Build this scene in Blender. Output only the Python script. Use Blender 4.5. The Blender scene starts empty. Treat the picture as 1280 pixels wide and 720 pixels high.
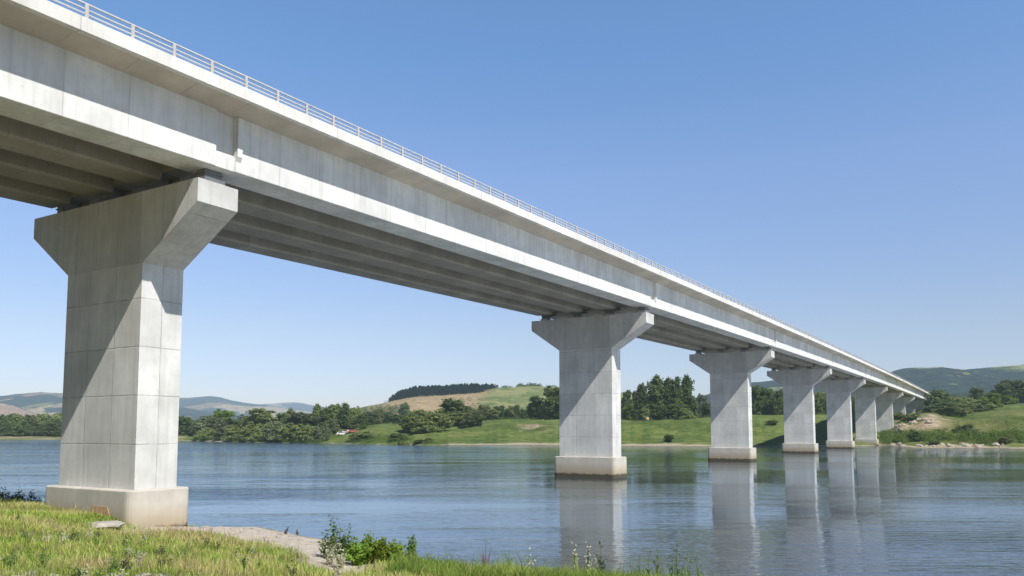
import bpy, bmesh, math, random
import numpy as np
from mathutils import Vector, noise as mnoise

R = math.radians
rng = np.random.default_rng(7)
random.seed(7)
scene = bpy.context.scene
col = scene.collection

# ------------------------------------------------------------------ camera numbers
F, TH, PITCH, SHY, H = 988.73, R(31.2975), R(4.5102), 100.84, 4.876
HOR = 538.8
def at(px, py, z):            # ground point seen at a pixel, at height z (level approximations are fine)
    d = (H - z) * F / (py - HOR)
    return (px - 640) / F * d * DK, d
DK = 1.0 / (math.cos(PITCH))
def xat(px, d): return (px - 640) / F * d * 0.9997
def zat(py, d): return H - (py - HOR) / F * d

# ------------------------------------------------------------------ helpers
def tag(o, label=None, cat=None, group=None, kind=None):
    if label: o['label'] = label
    if cat: o['category'] = cat
    if group: o['group'] = group
    if kind: o['kind'] = kind
    return o
def empty(name, loc=(0, 0, 0), rz=0, parent=None):
    o = bpy.data.objects.new(name, None); o.empty_display_size = 0.3
    o.location = loc; o.rotation_euler = (0, 0, rz); o.parent = parent
    col.objects.link(o); return o
def obj(name, me, mat=None, parent=None, loc=(0, 0, 0)):
    o = bpy.data.objects.new(name, me); o.location = loc; o.parent = parent
    if mat is not None and len(me.materials) == 0: me.materials.append(mat)
    col.objects.link(o); return o
def npmesh(name, verts, faces, smooth=False, cols=None, cname='tint'):
    """faces: (n,3) or (n,4) int array, or list of such"""
    me = bpy.data.meshes.new(name)
    verts = np.asarray(verts, np.float32).reshape(-1, 3)
    fl = faces if isinstance(faces, list) else [faces]
    fl = [np.asarray(f, np.int32) for f in fl if len(f)]
    loops = np.concatenate([f.ravel() for f in fl])
    sizes = np.concatenate([np.full(len(f), f.shape[1], np.int32) for f in fl])
    starts = np.concatenate([[0], np.cumsum(sizes)[:-1]]).astype(np.int32)
    me.vertices.add(len(verts)); me.vertices.foreach_set('co', verts.ravel())
    me.loops.add(len(loops)); me.loops.foreach_set('vertex_index', loops)
    me.polygons.add(len(sizes)); me.polygons.foreach_set('loop_start', starts); me.polygons.foreach_set('loop_total', sizes)
    if smooth: me.polygons.foreach_set('use_smooth', np.ones(len(sizes), bool))
    if cols is not None:
        a = me.color_attributes.new(cname, 'FLOAT_COLOR', 'POINT')
        c = np.ones((len(verts), 4), np.float32); c[:, :cols.shape[1]] = cols
        a.data.foreach_set('color', c.ravel())
    me.update(calc_edges=True); me.validate()
    return me
class MB:
    """collects pieces of ONE part"""
    def __init__(s): s.bm = bmesh.new()
    def box(s, x0, x1, y0, y1, z0, z1, rot=None):
        vs = [s.bm.verts.new((x, y, z)) for x in (x0, x1) for y in (y0, y1) for z in (z0, z1)]
        for f in ((0, 1, 3, 2), (4, 6, 7, 5), (0, 4, 5, 1), (2, 3, 7, 6), (0, 2, 6, 4), (1, 5, 7, 3)):
            s.bm.faces.new([vs[i] for i in f])
        return vs
    def loft(s, rings, close=True, caps=True):
        rr = [[s.bm.verts.new(p) for p in r] for r in rings]
        n = len(rr[0])
        for a, b in zip(rr[:-1], rr[1:]):
            for i in range(n if close else n - 1):
                j = (i + 1) % n
                s.bm.faces.new((a[i], a[j], b[j], b[i]))
        if caps:
            s.bm.faces.new(rr[0][::-1]); s.bm.faces.new(rr[-1])
        return rr
    def tube(s, pts, radii, n=6, caps=True):
        rings = []
        for k, p in enumerate(pts):
            p = Vector(p)
            d = (Vector(pts[min(k + 1, len(pts) - 1)]) - Vector(pts[max(k - 1, 0)])).normalized()
            u = d.cross(Vector((0.13, 0.21, 1))); 
            if u.length < 1e-3: u = d.cross(Vector((1, 0, 0)))
            u.normalize(); v = d.cross(u)
            r = radii[k] if hasattr(radii, '__len__') else radii
            rings.append([p + (u * math.cos(t) + v * math.sin(t)) * r for t in [2 * math.pi * i / n for i in range(n)]])
        s.loft(rings, caps=caps)
    def bevel(s, w, seg=1):
        e = [e for e in s.bm.edges if len(e.link_faces) == 2 and e.calc_face_angle(0) > 0.3]
        bmesh.ops.bevel(s.bm, geom=e, offset=w, segments=seg, affect='EDGES', clamp_overlap=True)
    def mesh(s, name, smooth=False):
        bmesh.ops.recalc_face_normals(s.bm, faces=s.bm.faces)
        me = bpy.data.meshes.new(name); s.bm.to_mesh(me); s.bm.free()
        if smooth:
            for p in me.polygons: p.use_smooth = True
        return me
    def build(s, name, mat, parent=None, smooth=False, loc=(0, 0, 0)):
        return obj(name, s.mesh(name, smooth), mat, parent, loc)

def fbm(x, y, z=0.0, sc=1.0, oct=4):
    """cheap vectorised value noise, -1..1"""
    x = np.asarray(x, float) * sc; y = np.asarray(y, float) * sc
    out = np.zeros(np.broadcast(x, y).shape); amp = 1; tot = 0
    for o in range(oct):
        xi = np.floor(x).astype(np.int64); yi = np.floor(y).astype(np.int64)
        fx = x - xi; fy = y - yi; fx = fx * fx * (3 - 2 * fx); fy = fy * fy * (3 - 2 * fy)
        def h(a, b):
            n = (a * 374761393 + b * 668265263 + int(z * 1013) * 69069 + o * 1274126177) & 0xffffffff
            n = ((n ^ (n >> 13)) * 1274126177) & 0xffffffff
            return ((n ^ (n >> 16)) & 0xffff) / 32767.5 - 1
        v = (h(xi, yi) * (1 - fx) + h(xi + 1, yi) * fx) * (1 - fy) + (h(xi, yi + 1) * (1 - fx) + h(xi + 1, yi + 1) * fx) * fy
        out = out + v * amp; tot += amp; amp *= .5; x = x * 2.03 + 17.1; y = y * 2.03 + 5.3
    return out / tot
def smooth(x, a, b):
    t = np.clip((x - a) / (b - a), 0, 1); return t * t * (3 - 2 * t)

# ------------------------------------------------------------------ material node helpers
class NT:
    def __init__(s, name):
        s.m = bpy.data.materials.new(name); s.m.use_nodes = True
        s.t = s.m.node_tree; s.t.nodes.clear()
        s.out = s.t.nodes.new('ShaderNodeOutputMaterial')
    def n(s, typ, **kw):
        nd = s.t.nodes.new('ShaderNode' + typ)
        for k, v in kw.items():
            if k.startswith('i_'):
                key = k[2:]; key = int(key) if key.isdigit() else key.replace('_', ' ')
                if isinstance(v, bpy.types.NodeSocket): s.t.links.new(v, nd.inputs[key])
                else: nd.inputs[key].default_value = v
            else: setattr(nd, k, v)
        return nd
    def math(s, op, a, b=None, c=None, clamp=False):
        nd = s.n('Math', operation=op); nd.use_clamp = clamp
        for i, v in enumerate((a, b, c)):
            if v is None: continue
            if isinstance(v, bpy.types.NodeSocket): s.t.links.new(v, nd.inputs[i])
            else: nd.inputs[i].default_value = v
        return nd.outputs[0]
    def noise(s, vec, scale, detail=4, rough=.55, dist=0):
        return s.n('TexNoise', i_Vector=vec, i_Scale=scale, i_Detail=detail, i_Roughness=rough, i_Distortion=dist).outputs['Fac']
    def mapv(s, vec, sc=(1, 1, 1), loc=(0, 0, 0)):
        return s.n('Mapping', i_Vector=vec, i_Scale=sc, i_Location=loc).outputs[0]
    def ramp(s, fac, stops, interp='LINEAR'):
        nd = s.n('ValToRGB', i_Fac=fac); cr = nd.color_ramp; cr.interpolation = interp
        while len(cr.elements) > 1: cr.elements.remove(cr.elements[-1])
        cr.elements[0].position = stops[0][0]; cr.elements[0].color = tuple(stops[0][1]) + (1,)
        for p, c in stops[1:]:
            e = cr.elements.new(p); e.color = tuple(c) + (1,)
        return nd.outputs[0]
    def sramp(s, fac, a, b, lo=0., hi=1.):
        nd = s.n('MapRange', i_Value=fac); nd.interpolation_type = 'SMOOTHSTEP'
        nd.inputs[1].default_value = a; nd.inputs[2].default_value = b; nd.inputs[3].default_value = lo; nd.inputs[4].default_value = hi
        return nd.outputs[0]
    def mix(s, fac, a, b, mode='MIX'):
        nd = s.n('Mix', data_type='RGBA', blend_type=mode)
        for k, v in ((0, fac), (6, a), (7, b)):
            if isinstance(v, bpy.types.NodeSocket): s.t.links.new(v, nd.inputs[k])
            else: nd.inputs[k].default_value = v if k == 0 else tuple(v) + (1,)
        return nd.outputs[2]
    def xyz(s, vec):
        nd = s.n('SeparateXYZ', i_Vector=vec); return nd.outputs
    def bsdf(s, color, rough=.9, normal=None, spec=.3, **kw):
        nd = s.n('BsdfPrincipled', i_Roughness=rough)
        if isinstance(color, bpy.types.NodeSocket): s.t.links.new(color, nd.inputs['Base Color'])
        else: nd.inputs['Base Color'].default_value = tuple(color) + (1,)
        nd.inputs['Specular IOR Level'].default_value = spec
        if normal is not None: s.t.links.new(normal, nd.inputs['Normal'])
        for k, v in kw.items():
            nd.inputs[k.replace('_', ' ')].default_value = v
        return nd.outputs[0]
    def bump(s, h, strength=.3, dist=.02):
        return s.n('Bump', i_Height=h, i_Strength=strength, i_Distance=dist).outputs[0]
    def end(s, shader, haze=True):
        if haze:      # painted haze: bluish emission mixed into the material, stronger with distance from the origin
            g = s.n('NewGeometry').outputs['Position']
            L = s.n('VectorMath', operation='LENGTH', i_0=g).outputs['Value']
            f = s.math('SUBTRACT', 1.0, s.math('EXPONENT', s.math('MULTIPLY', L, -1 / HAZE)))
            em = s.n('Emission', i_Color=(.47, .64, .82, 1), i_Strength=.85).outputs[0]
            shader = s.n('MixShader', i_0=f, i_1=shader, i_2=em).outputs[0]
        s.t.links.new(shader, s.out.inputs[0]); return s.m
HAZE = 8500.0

def leaf_mat(name, a, b, var=.2, trans=.42, haze=True):
    t = NT(name)
    oi = t.n('ObjectInfo').outputs['Random']
    g = t.n('NewGeometry').outputs['Random Per Island']
    pos = t.n('NewGeometry').outputs['Position']
    nz = t.noise(pos, .35, 3)
    f = t.math('ADD', t.math('MULTIPLY', g, .55), t.math('MULTIPLY', nz, .6), clamp=True)
    c = t.mix(f, a, b)
    hs = t.n('HueSaturation', i_Color=c)
    t.t.links.new(t.math('ADD', t.math('MULTIPLY', oi, .024), .488), hs.inputs['Hue'])
    t.t.links.new(t.math('ADD', t.math('MULTIPLY', oi, var * 2), 1 - var), hs.inputs['Value'])
    d = t.n('BsdfDiffuse', i_Color=hs.outputs[0]).outputs[0]
    tr = t.n('BsdfTranslucent', i_Color=hs.outputs[0]).outputs[0]
    return t.end(t.n('MixShader', i_0=trans, i_1=d, i_2=tr).outputs[0], haze)

def concrete(name, base=(.56, .55, .52), dx=0, dy=0, dz=0, px=0., py=0., pz=0., stain=0, streak=.35, holes=0, jd=.5, haze=True):
    t = NT(name)
    co = t.n('TexCoord').outputs['Object']
    X, Y, Z = t.xyz(co)
    big = t.noise(co, .35, 5, .6)
    med = t.noise(co, 2.2, 6, .6)
    st = t.noise(t.mapv(co, (3.2, 3.2, .22)), 1.0, 5, .65)
    fine = t.noise(co, 40, 3)
    c = t.mix(t.sramp(big, .3, .7), tuple(v * .83 for v in base), tuple(min(1, v * 1.1) for v in base))
    c = t.mix(t.sramp(st, .42, .8, 0, streak), c, tuple(v * .55 for v in (base[0], base[1] * .98, base[2] * .93)))
    st2 = t.noise(t.mapv(co, (1.1, 1.1, .12), (5, 2, 1)), 1.0, 4, .6)
    c = t.mix(t.sramp(st2, .5, .72, 0, streak * .6), c, tuple(v * .6 for v in (base[0], base[1] * .985, base[2] * .95)))
    c = t.mix(t.sramp(med, .50, .75, 0, .27), c, tuple(v * .68 for v in base))
    c = t.mix(t.sramp(fine, .4, .8, 0, .18), c, tuple(v * .6 for v in base))
    line = None
    def addline(coord, per, ph, w):
        nonlocal line
        k = t.math('MULTIPLY', t.math('ADD', coord, ph), 1 / per)
        fr = t.math('ABSOLUTE', t.math('SUBTRACT', t.math('FRACT', k), .5))      # .5 at a joint
        l = t.sramp(fr, .5 - w / per, .5 - w * .3 / per)
        line = l if line is None else t.math('MAXIMUM', line, l)
    cell = None
    for cd, per, ph in ((X, dx, px), (Y, dy, py), (Z, dz, pz)):
        if per:
            addline(cd, per, ph + 100 * per, .035)
            k = t.math('FLOOR', t.math('MULTIPLY', t.math('ADD', cd, ph + 100 * per), 1 / per))
            cell = t.math('MULTIPLY', k, 13.37) if cell is None else t.math('ADD', t.math('MULTIPLY', k, 7.77), t.math('MULTIPLY', cell, 3.1))
    if cell is not None:
        wn = t.n('TexWhiteNoise', noise_dimensions='1D', i_W=cell).outputs['Value']
        c = t.mix(t.math('MULTIPLY', wn, .22), c, tuple(v * .5 for v in base))
        brk = t.sramp(t.noise(co, .9, 3), .3, .62, .25, 1)
        c = t.mix(t.math('MULTIPLY', t.math('MULTIPLY', line, brk), jd), c, tuple(v * .28 for v in base))
    if stain:
        # tide marks: brown silt growing toward the water line
        zz = t.math('ADD', t.n('NewGeometry').outputs['Position'] and t.xyz(t.n('NewGeometry').outputs['Position'])[2], t.math('MULTIPLY', t.math('SUBTRACT', med, .5), .5))
        c = t.mix(t.sramp(zz, 1.8, .4, 0, .8), c, (.38, .30, .19))
        c = t.mix(t.sramp(zz, .5, .3, 0, .9), c, (.055, .05, .035))
    if holes:
        vo = t.n('TexVoronoi', i_Vector=t.mapv(co, (1, .55, .75)), i_Scale=1.0, i_Randomness=.35).outputs['Distance']
        c = t.mix(t.sramp(vo, .045, .02, 0, .45), c, (.12, .12, .12))
    h = t.math('ADD', t.math('MULTIPLY', fine, .25), med)
    if line is not None: h = t.math('SUBTRACT', h, t.math('MULTIPLY', line, 1.2))
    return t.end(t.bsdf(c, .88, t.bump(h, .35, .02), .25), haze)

M = {}
def dzb(Y):
    s = (Y - Y1) / L; return .88 * s - .045 * s * s
Y1, L, T = 22.5, 53.9665, 2.22
AC = 37.1                                      # pier centre line, metres left of the camera track
base_c = (.76, .755, .73)
M['shaft'] = concrete('shaft_concrete', base_c, dx=2.2, dz=2.3, dy=2.3, px=-.9, pz=.35, py=-1.11, streak=.42, jd=.56, holes=1)
M['cap'] = concrete('cap_concrete', tuple(v * .88 for v in base_c), dx=1.75, dz=0, px=.87, streak=.5, jd=.5)
M['footing'] = concrete('footing_concrete', (.64, .60, .53), stain=1, streak=.3)
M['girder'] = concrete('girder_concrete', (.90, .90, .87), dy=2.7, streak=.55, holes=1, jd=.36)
M['inner'] = concrete('shaded_girder_concrete', (.42, .39, .33), dy=2.7, streak=.3, jd=.4)  # girder concrete with the under-deck shade put into a darker base colour
M['slab'] = concrete('slab_concrete', (.75, .665, .56), dy=2.7, py=.4, streak=.15, jd=.3)  # warm, raised tone: bounce light on the soffit put into its colour
M['edge'] = concrete('edge_concrete', (.88, .865, .82), dy=13.49, py=11.1, streak=.4, jd=.6)
t = NT('rubber_bearing'); M['bearing'] = t.end(t.bsdf((.24, .245, .25), .6))
t = NT('galvanised_rail'); co = t.n('TexCoord').outputs['Object']
M['rail'] = t.end(t.bsdf(t.mix(t.noise(co, 3, 4), (.55, .54, .53), (.74, .73, .72)), .5, spec=.5))
t = NT('post_steel'); co = t.n('TexCoord').outputs['Object']
M['post'] = t.end(t.bsdf(t.mix(t.noise(co, 5, 4), (.46, .42, .40), (.62, .58, .55)), .6, spec=.4))
t = NT('asphalt'); M['asphalt'] = t.end(t.bsdf((.05, .05, .052), .9))

# ------------------------------------------------------------------ the bridge
bridge = empty('bridge', (0, 0, 0), -TH)
tag(bridge, 'long pale concrete girder bridge crossing the river on flared piers', 'bridge')
NP = 10
zb0, zs0 = 16.98, 19.63                         # girder underside and slab underside at the first pier
GA = [30.95, 34.85, 38.75, 42.65]; GW = .95
YEND = Y1 + 9.62 * L
def yrange(a, b, step=2.7):
    n = max(1, int(math.ceil((b - a) / step))); return [a + (b - a) * i / n for i in range(n + 1)]
def sweep(mb, prof, ys):
    mb.loft([[(-A, y, z + dzb(y)) for A, z in prof] for y in ys])

pier_ys = [Y1 + i * L for i in range(NP)]
for s in range(-1, NP):
    ya = Y1 + s * L + T / 2 + .55; yb = Y1 + (s + 1) * L + T / 2 - .45
    if s == -1: ya = -31.0
    if s == NP - 1: yb = YEND
    if yb - ya < 3: continue
    for gi, A in enumerate(GA):
        mb = MB(); w = GW; c = .12
        prof = [(A - w, zb0 + c), (A - w + c, zb0), (A + w - c, zb0), (A + w, zb0 + c), (A + w, zs0 + .02), (A - w, zs0 + .02)]
        if gi == 0:
            prof = [(A - w, zb0 + .03), (A - w + .03, zb0), (A + w - c, zb0), (A + w, zb0 + c), (A + w, zs0 + .02), (A - w, zs0 + .02)]
        y0_, y1_ = ya, yb
        if gi == 0:
            if s >= 0: y0_ = Y1 + s * L + 1.78
            if s < NP - 1: y1_ = Y1 + (s + 1) * L + .70
        sweep(mb, prof, yrange(y0_, y1_))
        if gi == 0 and s >= 0:                      # the face steps back over the bearing
            yj = Y1 + s * L + .72
            sweep(mb, [(A - w + .2, zb0 + .85), (A - w + .03, zb0 + .6), (A - w + .03, zb0 + .02), (A - w + .05, zb0), (A + w - c, zb0), (A + w, zb0 + c), (A + w, zs0 + .02), (A - w + .2, zs0 + .02)], [yj, y0_ + .01])
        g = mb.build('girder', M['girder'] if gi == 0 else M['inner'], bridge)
        if gi == 0 and s >= 0:
            mp = MB(); yy = Y1 + s * L + 1.8
            mp.loft([[(-A0, y, z + dzb(y)) for A0, z in ((30.01, zb0 + .5), (30.01, zs0 - .02), (29.88, zs0 - .02), (29.88, zb0 + .75))] for y in (yy, yy + .3)])
            mp.build('pilaster', M['girder'], g)
for n, yp in enumerate(pier_ys):                # cross beams closing the girder ends above every pier
    mb = MB(); y0, y1 = yp + T / 2 - .46, yp + T / 2 + .56
    sweep(mb, [(30.25, zb0 + .35), (43.4, zb0 + .35), (43.4, zs0 + .03), (30.25, zs0 + .03)], [y0, y1])
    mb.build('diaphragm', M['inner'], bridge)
ys = yrange(-31, YEND)
mb = MB(); sweep(mb, [(28.7, 19.90), (29.98, 19.645), (44.3, 19.645), (45.6, 19.90), (45.6, 20.2), (28.7, 20.2)], ys)
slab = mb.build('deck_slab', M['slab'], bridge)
for A0, A1 in ((28.42, 28.95), (45.35, 45.88)):
    mb = MB(); sweep(mb, [(A0, 19.87), (A1 - .25 if A0 < 40 else A0, 19.87), (A1, 19.95), (A1, 20.42), (A0, 20.42)] if A0 < 40 else [(A0, 19.95), (A1, 19.87), (A1, 20.42), (A0, 20.42)], ys)
    mb.build('edge_beam', M['edge'], bridge)
mb = MB(); sweep(mb, [(28.97, 20.204), (45.33, 20.204), (45.33, 20.26), (28.97, 20.26)], ys)
mb.build('road_surface', M['asphalt'], bridge)

# railing
AR = 28.62
def sweep_tube(A, z, r, n=8):
    mb = MB(); yy = yrange(-31, YEND - .3, 5.4)
    rings = [[(-A + r * math.cos(a), y, z + dzb(y) + r * math.sin(a)) for a in [2 * math.pi * k / n for k in range(n)]] for y in yy]
    mb.loft(rings); return mb
rail = sweep_tube(AR - .02, 21.03, .044).build('railing', M['rail'], bridge, smooth=True)
for z in (20.81, 20.63):
    sweep_tube(AR - .03, z, .035, 6).build('rail_bar', M['rail'], rail, smooth=True)
SP = 1.865
def post_piece(mb, y):
    z = dzb(y)
    mb.loft([[(-AR - .03 + o, y + yy, zz + z) for o, yy in ((0, -.01), (.10 - k * .02, -.01), (.10 - k * .02, .01), (0, .01))] for k, zz in ((0, 20.42), (1, 21.01))])
    mb.loft([[(-AR + .07 - k * .02 + o, y + yy, zz + z) for o, yy in ((0, -.07), (.014, -.07), (.014, .07), (0, .07))] for k, zz in ((0, 20.42), (.2, 20.8), (1, 21.03))])
    mb.box(-AR - .07, -AR + .12, y - .09, y + .09, 20.421 + z, 20.437 + z)
posts = [16.15 - SP * 2 + SP * i for i in range(int((YEND - 14) / SP) + 1)]
for y in posts[:100]:
    mb = MB(); post_piece(mb, y); mb.build('post', M['post'], rail)
mb = MB()
for y in posts[100:]: post_piece(mb, y)
for i in range(1, 26): post_piece(mb, posts[0] - SP * i)
tag(mb.build('post_row', M['post'], rail), kind='stuff')

# piers
CT, CTIP, JT, FT = 16.32, 15.24, 12.84, 2.15
CH, SH = 6.82, 3.13
def land(n):  # ground height at each pier, filled in from the terrain below
    return 0
def rrect(x0, x1, y0, y1, r, z, k=5):
    pts = []
    for cx, cy, a0 in ((x1 - r, y0 + r, -90), (x1 - r, y1 - r, 0), (x0 + r, y1 - r, 90), (x0 + r, y0 + r, 180)):
        for i in range(k + 1):
            a = R(a0 + 90 * i / k); pts.append((cx + r * math.cos(a), cy + r * math.sin(a), z))
    return pts
pier_names = []
for n, yp in enumerate(pier_ys):
    q = dzb(yp)
    foot = n <= 5
    base = FT - .02 if foot else (1.0 if n == 6 else -2)
    mb = MB()
    mb.loft([[(SH - .2, 0, z), (SH - .2, T, z), (-SH - .2, T, z), (-SH - .2, 0, z)] for z in (base - (0 if foot else 3), JT + q)])
    mb.bevel(.035)
    pier = mb.build('pier', M['shaft'], bridge, loc=(-AC, yp, 0))
    mb = MB()
    prof = [(CH, CT), (CH, CTIP), (SH - .2, JT + .002), (-SH - .2, JT + .002), (-CH, CTIP), (-CH, CT)]
    mb.loft([[(x, y, z) for x, z in prof] for y in (0, T)])
    mb.bevel(.03)
    mb.build('pier_cap', M['cap'], pier, loc=(0, 0, q))
    if foot:
        e = .52; mb = MB()
        a = (-SH - .2 - e, SH - .2 + e, -e, T + e)
        rr = [rrect(*a, .42, -3.0), rrect(*a, .42, FT - .05), rrect(a[0] + .05, a[1] - .05, a[2] + .05, a[3] - .05, .38, FT)]
        mb.loft(rr)
        o = mb.build('footing', M['footing'], pier)
    for A in GA:
        mb = MB(); x = AC - A
        dz2 = dzb(yp + T / 2) - q
        mb.box(x - .42, x + .42, .55, T - .55, CT - .01, CT + .28)
        mb.bevel(.02)
        mb.build('bearing_plinth', M['cap'], pier, loc=(0, 0, q))
        mb = MB()
        mb.box(x - .30, x + .30, .66, T - .66, CT + .275, zb0 + .37)
        mb.box(x - .36, x + .36, .6, T - .6, CT + .5, CT + .56)
        mb.build('bearing', M['bearing'], pier, loc=(0, 0, q))
# rough mortar left on the near end of the first cap is part of its look
# abutment at the far bank
mb = MB(); ya = YEND - 2.2
mb.box(-45.6, -28.6, ya, ya + 2.0, 12, zb0 + dzb(ya) - .05)
mb.box(-45.6, -28.6, ya + 1.6, ya + 2.6, zb0 + dzb(ya) - .06, 19.6 + dzb(ya))
mb.bevel(.04); mb.build('abutment', M['cap'], bridge)

# ------------------------------------------------------------------ terrain
sx = np.array([-400, -150, -60, -36, -24, -16.5, -12.8, -7.7, -3.6, -1.2, 1.7, 4.5, 6.4, 9, 14, 30, 80, 400.])
sy = np.array([200, 105, 64, 54, 47, 41, 40.6, 35.0, 28.9, 26.4, 25.3, 24.0, 21.6, 16, 13, 0, -40, -300.])
def near_s(x, y):
    b = np.interp(x, sx, sy) + fbm(x, x * 0, 1, .3, 3) * .7
    return (b - y) * .85
def sandy(x, y):
    """1 on the gravel beach beside the first pier"""
    return smooth(x, -19, -15.5) * (1 - smooth(x, -5.5, -3.0))
def near_h(x, y):
    s = near_s(x, y)
    flat = np.interp(s, [-40, -5, 0, 2, 7, 9, 14, 22, 35, 80], [-5, -1.2, 0, .28, .55, .75, 1.45, 2.2, 3.0, 3.3])
    steep = np.interp(s, [-40, -5, 0, 1.2, 4, 9, 14, 22, 35, 80], [-5, -1.5, 0, .42, .85, 1.3, 1.75, 2.35, 3.0, 3.3])
    k = sandy(x, y)
    h = flat * k + steep * (1 - k)
    return h + smooth(s, 1, 10) * (fbm(x, y, 2, .25, 4) * .22 + fbm(x, y, 3, 1.3, 3) * .06) + fbm(x, y, 8, .8, 3) * .03
cpx = [-2500, -400, 90, 230, 320, 400, 440, 480, 540, 640, 780, 870, 950, 1060, 1100, 1140, 1200, 1280, 1600, 3500]
cDs = [700, 480, 451, 395, 340, 318, 302, 290, 275, 280, 258, 251, 250, 262, 262, 236, 231, 222, 190, 100]
cq = np.array([-60, -8, 0, 15, 40, 80, 140, 220, 400, 900, 1500.])
cz = np.array([
 [0, 1, 1.8, 2, 2.5, 3, 5, 8, 8], [0, 1, 1.8, 2, 2.5, 3, 5, 8, 8], [0, 1, 1.8, 2, 2.5, 3, 5, 8, 8], [0, 1.2, 1.8, 2, 2.5, 3, 5, 10, 10], [0, 1.2, 1.9, 2.2, 2.8, 3.5, 6, 12, 12],
 [0, 1.5, 2.4, 3, 3.5, 5, 8, 14, 14], [0, 2.5, 5, 5.8, 6, 7, 12, 16, 16], [0, 2.5, 6.5, 8, 8.5, 9, 12, 18, 18], [0, 1.6, 4.6, 8.2, 9.5, 10, 12, 18, 18], [0, 1.3, 6.5, 10, 10, 10, 13, 18, 18],
 [0, 1.3, 6, 9.5, 9.7, 10, 13, 18, 18], [0, 1.5, 6, 10, 10, 10.5, 13, 18, 18], [0, 2, 6.5, 11, 11, 11, 14, 20, 20], [0, 2, 6.5, 11.5, 12, 13, 18, 22, 22], [0, 1.2, 2.8, 9.5, 13, 16, 21, 24, 24],
 [0, 1.1, 2.3, 6.5, 11.5, 17.0, 21, 24, 24], [0, 1.6, 4, 8, 13, 18.5, 22, 26, 26], [0, 2, 5, 9, 14.5, 20, 23, 28, 28], [0, 2, 5, 9, 15, 20, 24, 28, 28], [0, 2, 5, 9, 15, 20, 24, 28, 28]])
cz = np.hstack([np.full((len(cz), 1), -6.), np.full((len(cz), 1), -1.0), cz])
def px_of(x, y): return 640 + F * x / np.maximum(y, 1.0)
def far_h(x, y):
    px = px_of(x, y)
    Ds = np.interp(px, cpx, cDs) + fbm(px, px * 0, 4, .03, 4) * 7
    q = y - Ds
    i = np.clip(np.searchsorted(cpx, px) - 1, 0, len(cpx) - 2)
    c = np.array(cpx, float); f = np.clip((px - c[i]) / (c[i + 1] - c[i]), 0, 1); f = f * f * (3 - 2 * f)
    j = np.clip(np.searchsorted(cq, q) - 1, 0, len(cq) - 2)
    g = np.clip((q - cq[j]) / (cq[j + 1] - cq[j]), 0, 1)
    z = (cz[i, j] * (1 - g) + cz[i, j + 1] * g) * (1 - f) + (cz[i + 1, j] * (1 - g) + cz[i + 1, j + 1] * g) * f
    k = smooth(q, 2, 40)
    z = z + k * (fbm(x, y, 5, .03, 4) * 1.1 + fbm(x, y, 6, .15, 3) * .35) + smooth(q, -3, 8) * fbm(x, y, 7, .3, 3) * .18
    # quarried rock faces under the far end of the bridge
    rk = np.exp(-((px - 1158) / 24) ** 2) * smooth(q, 60, 78) * (1 - smooth(q, 105, 160))
    z = z + rk * (2.2 + 1.4 * np.abs(fbm(x, y, 9, .12, 3)))
    rk2 = np.exp(-((px - 1126) / 9) ** 2) * smooth(q, 30, 48) * (1 - smooth(q, 70, 110))
    z = z + rk2 * (1.6 + 1.0 * fbm(x, y, 9, .2, 3))
    return z
def ground_h(x, y):
    x = np.asarray(x, float); y = np.asarray(y, float)
    hn = near_h(x, y); hf = np.where(y > 60, far_h(x, np.maximum(y, 60)), -6.0)
    return np.maximum(np.maximum(hn, hf), -4.0)
def gh(x, y): return float(ground_h(np.array([x]), np.array([y]))[0])

ang = np.concatenate([np.linspace(-180, -46, 60)[:-1], np.linspace(-46, 42, 760), np.linspace(42, 180, 60)[1:]])
rad = np.concatenate([[.05], np.geomspace(2, 60, 260), np.geomspace(60, 200, 30)[1:], np.linspace(200, 520, 230)[1:], np.geomspace(520, 12000, 70)[1:]])
AA, RR = np.meshgrid(np.radians(ang), rad)
gx, gy = np.sin(AA) * RR, np.cos(AA) * RR
gz = ground_h(gx, gy)
gz = np.where(RR > 1400, gz * 0 + 10 * smooth(gy, -500, 800) + 2.5, gz)
nr, na = gx.shape
idx = np.arange(nr * na).reshape(nr, na)
fc = np.stack([idx[:-1, :-1], idx[:-1, 1:], idx[1:, 1:], idx[1:, :-1]], -1).reshape(-1, 4)
# masks carried as colours: r = bare gravel / sand, g = rock, b = dry field
s_near = near_s(gx, gy); k_s = sandy(gx, gy)
nearreg = (gy < 120)
sand_n = np.where(nearreg, np.maximum((1 - smooth(s_near + fbm(gx, gy, 11, .6, 3) * 1.5, 4.6, 6.4)) * k_s, (1 - smooth(s_near, .0, .45)) * (1 - k_s)), 0)
bare = np.where(nearreg, smooth(fbm(gx, gy, 12, .45, 4), .02, .26) * smooth(-gy, -20, -13), 0)
pxg = px_of(gx, gy)
Dsg = np.interp(pxg, cpx, cDs) + fbm(pxg, pxg * 0, 4, .03, 4) * 7
q = gy - Dsg
beach = np.interp(pxg, [0, 90, 230, 300, 330, 420, 540, 570, 700, 860, 900, 1080, 1110, 1250, 1280], [3, 3, 4, 6, 1.5, 0, 0, 5, 8, 7, 2, 3, 9, 6, 3])
beach_m = np.where(nearreg, 0, 1 - smooth(q + fbm(gx, gy, 13, .2, 3) * 5, beach - 2, beach + 1.5))
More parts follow.
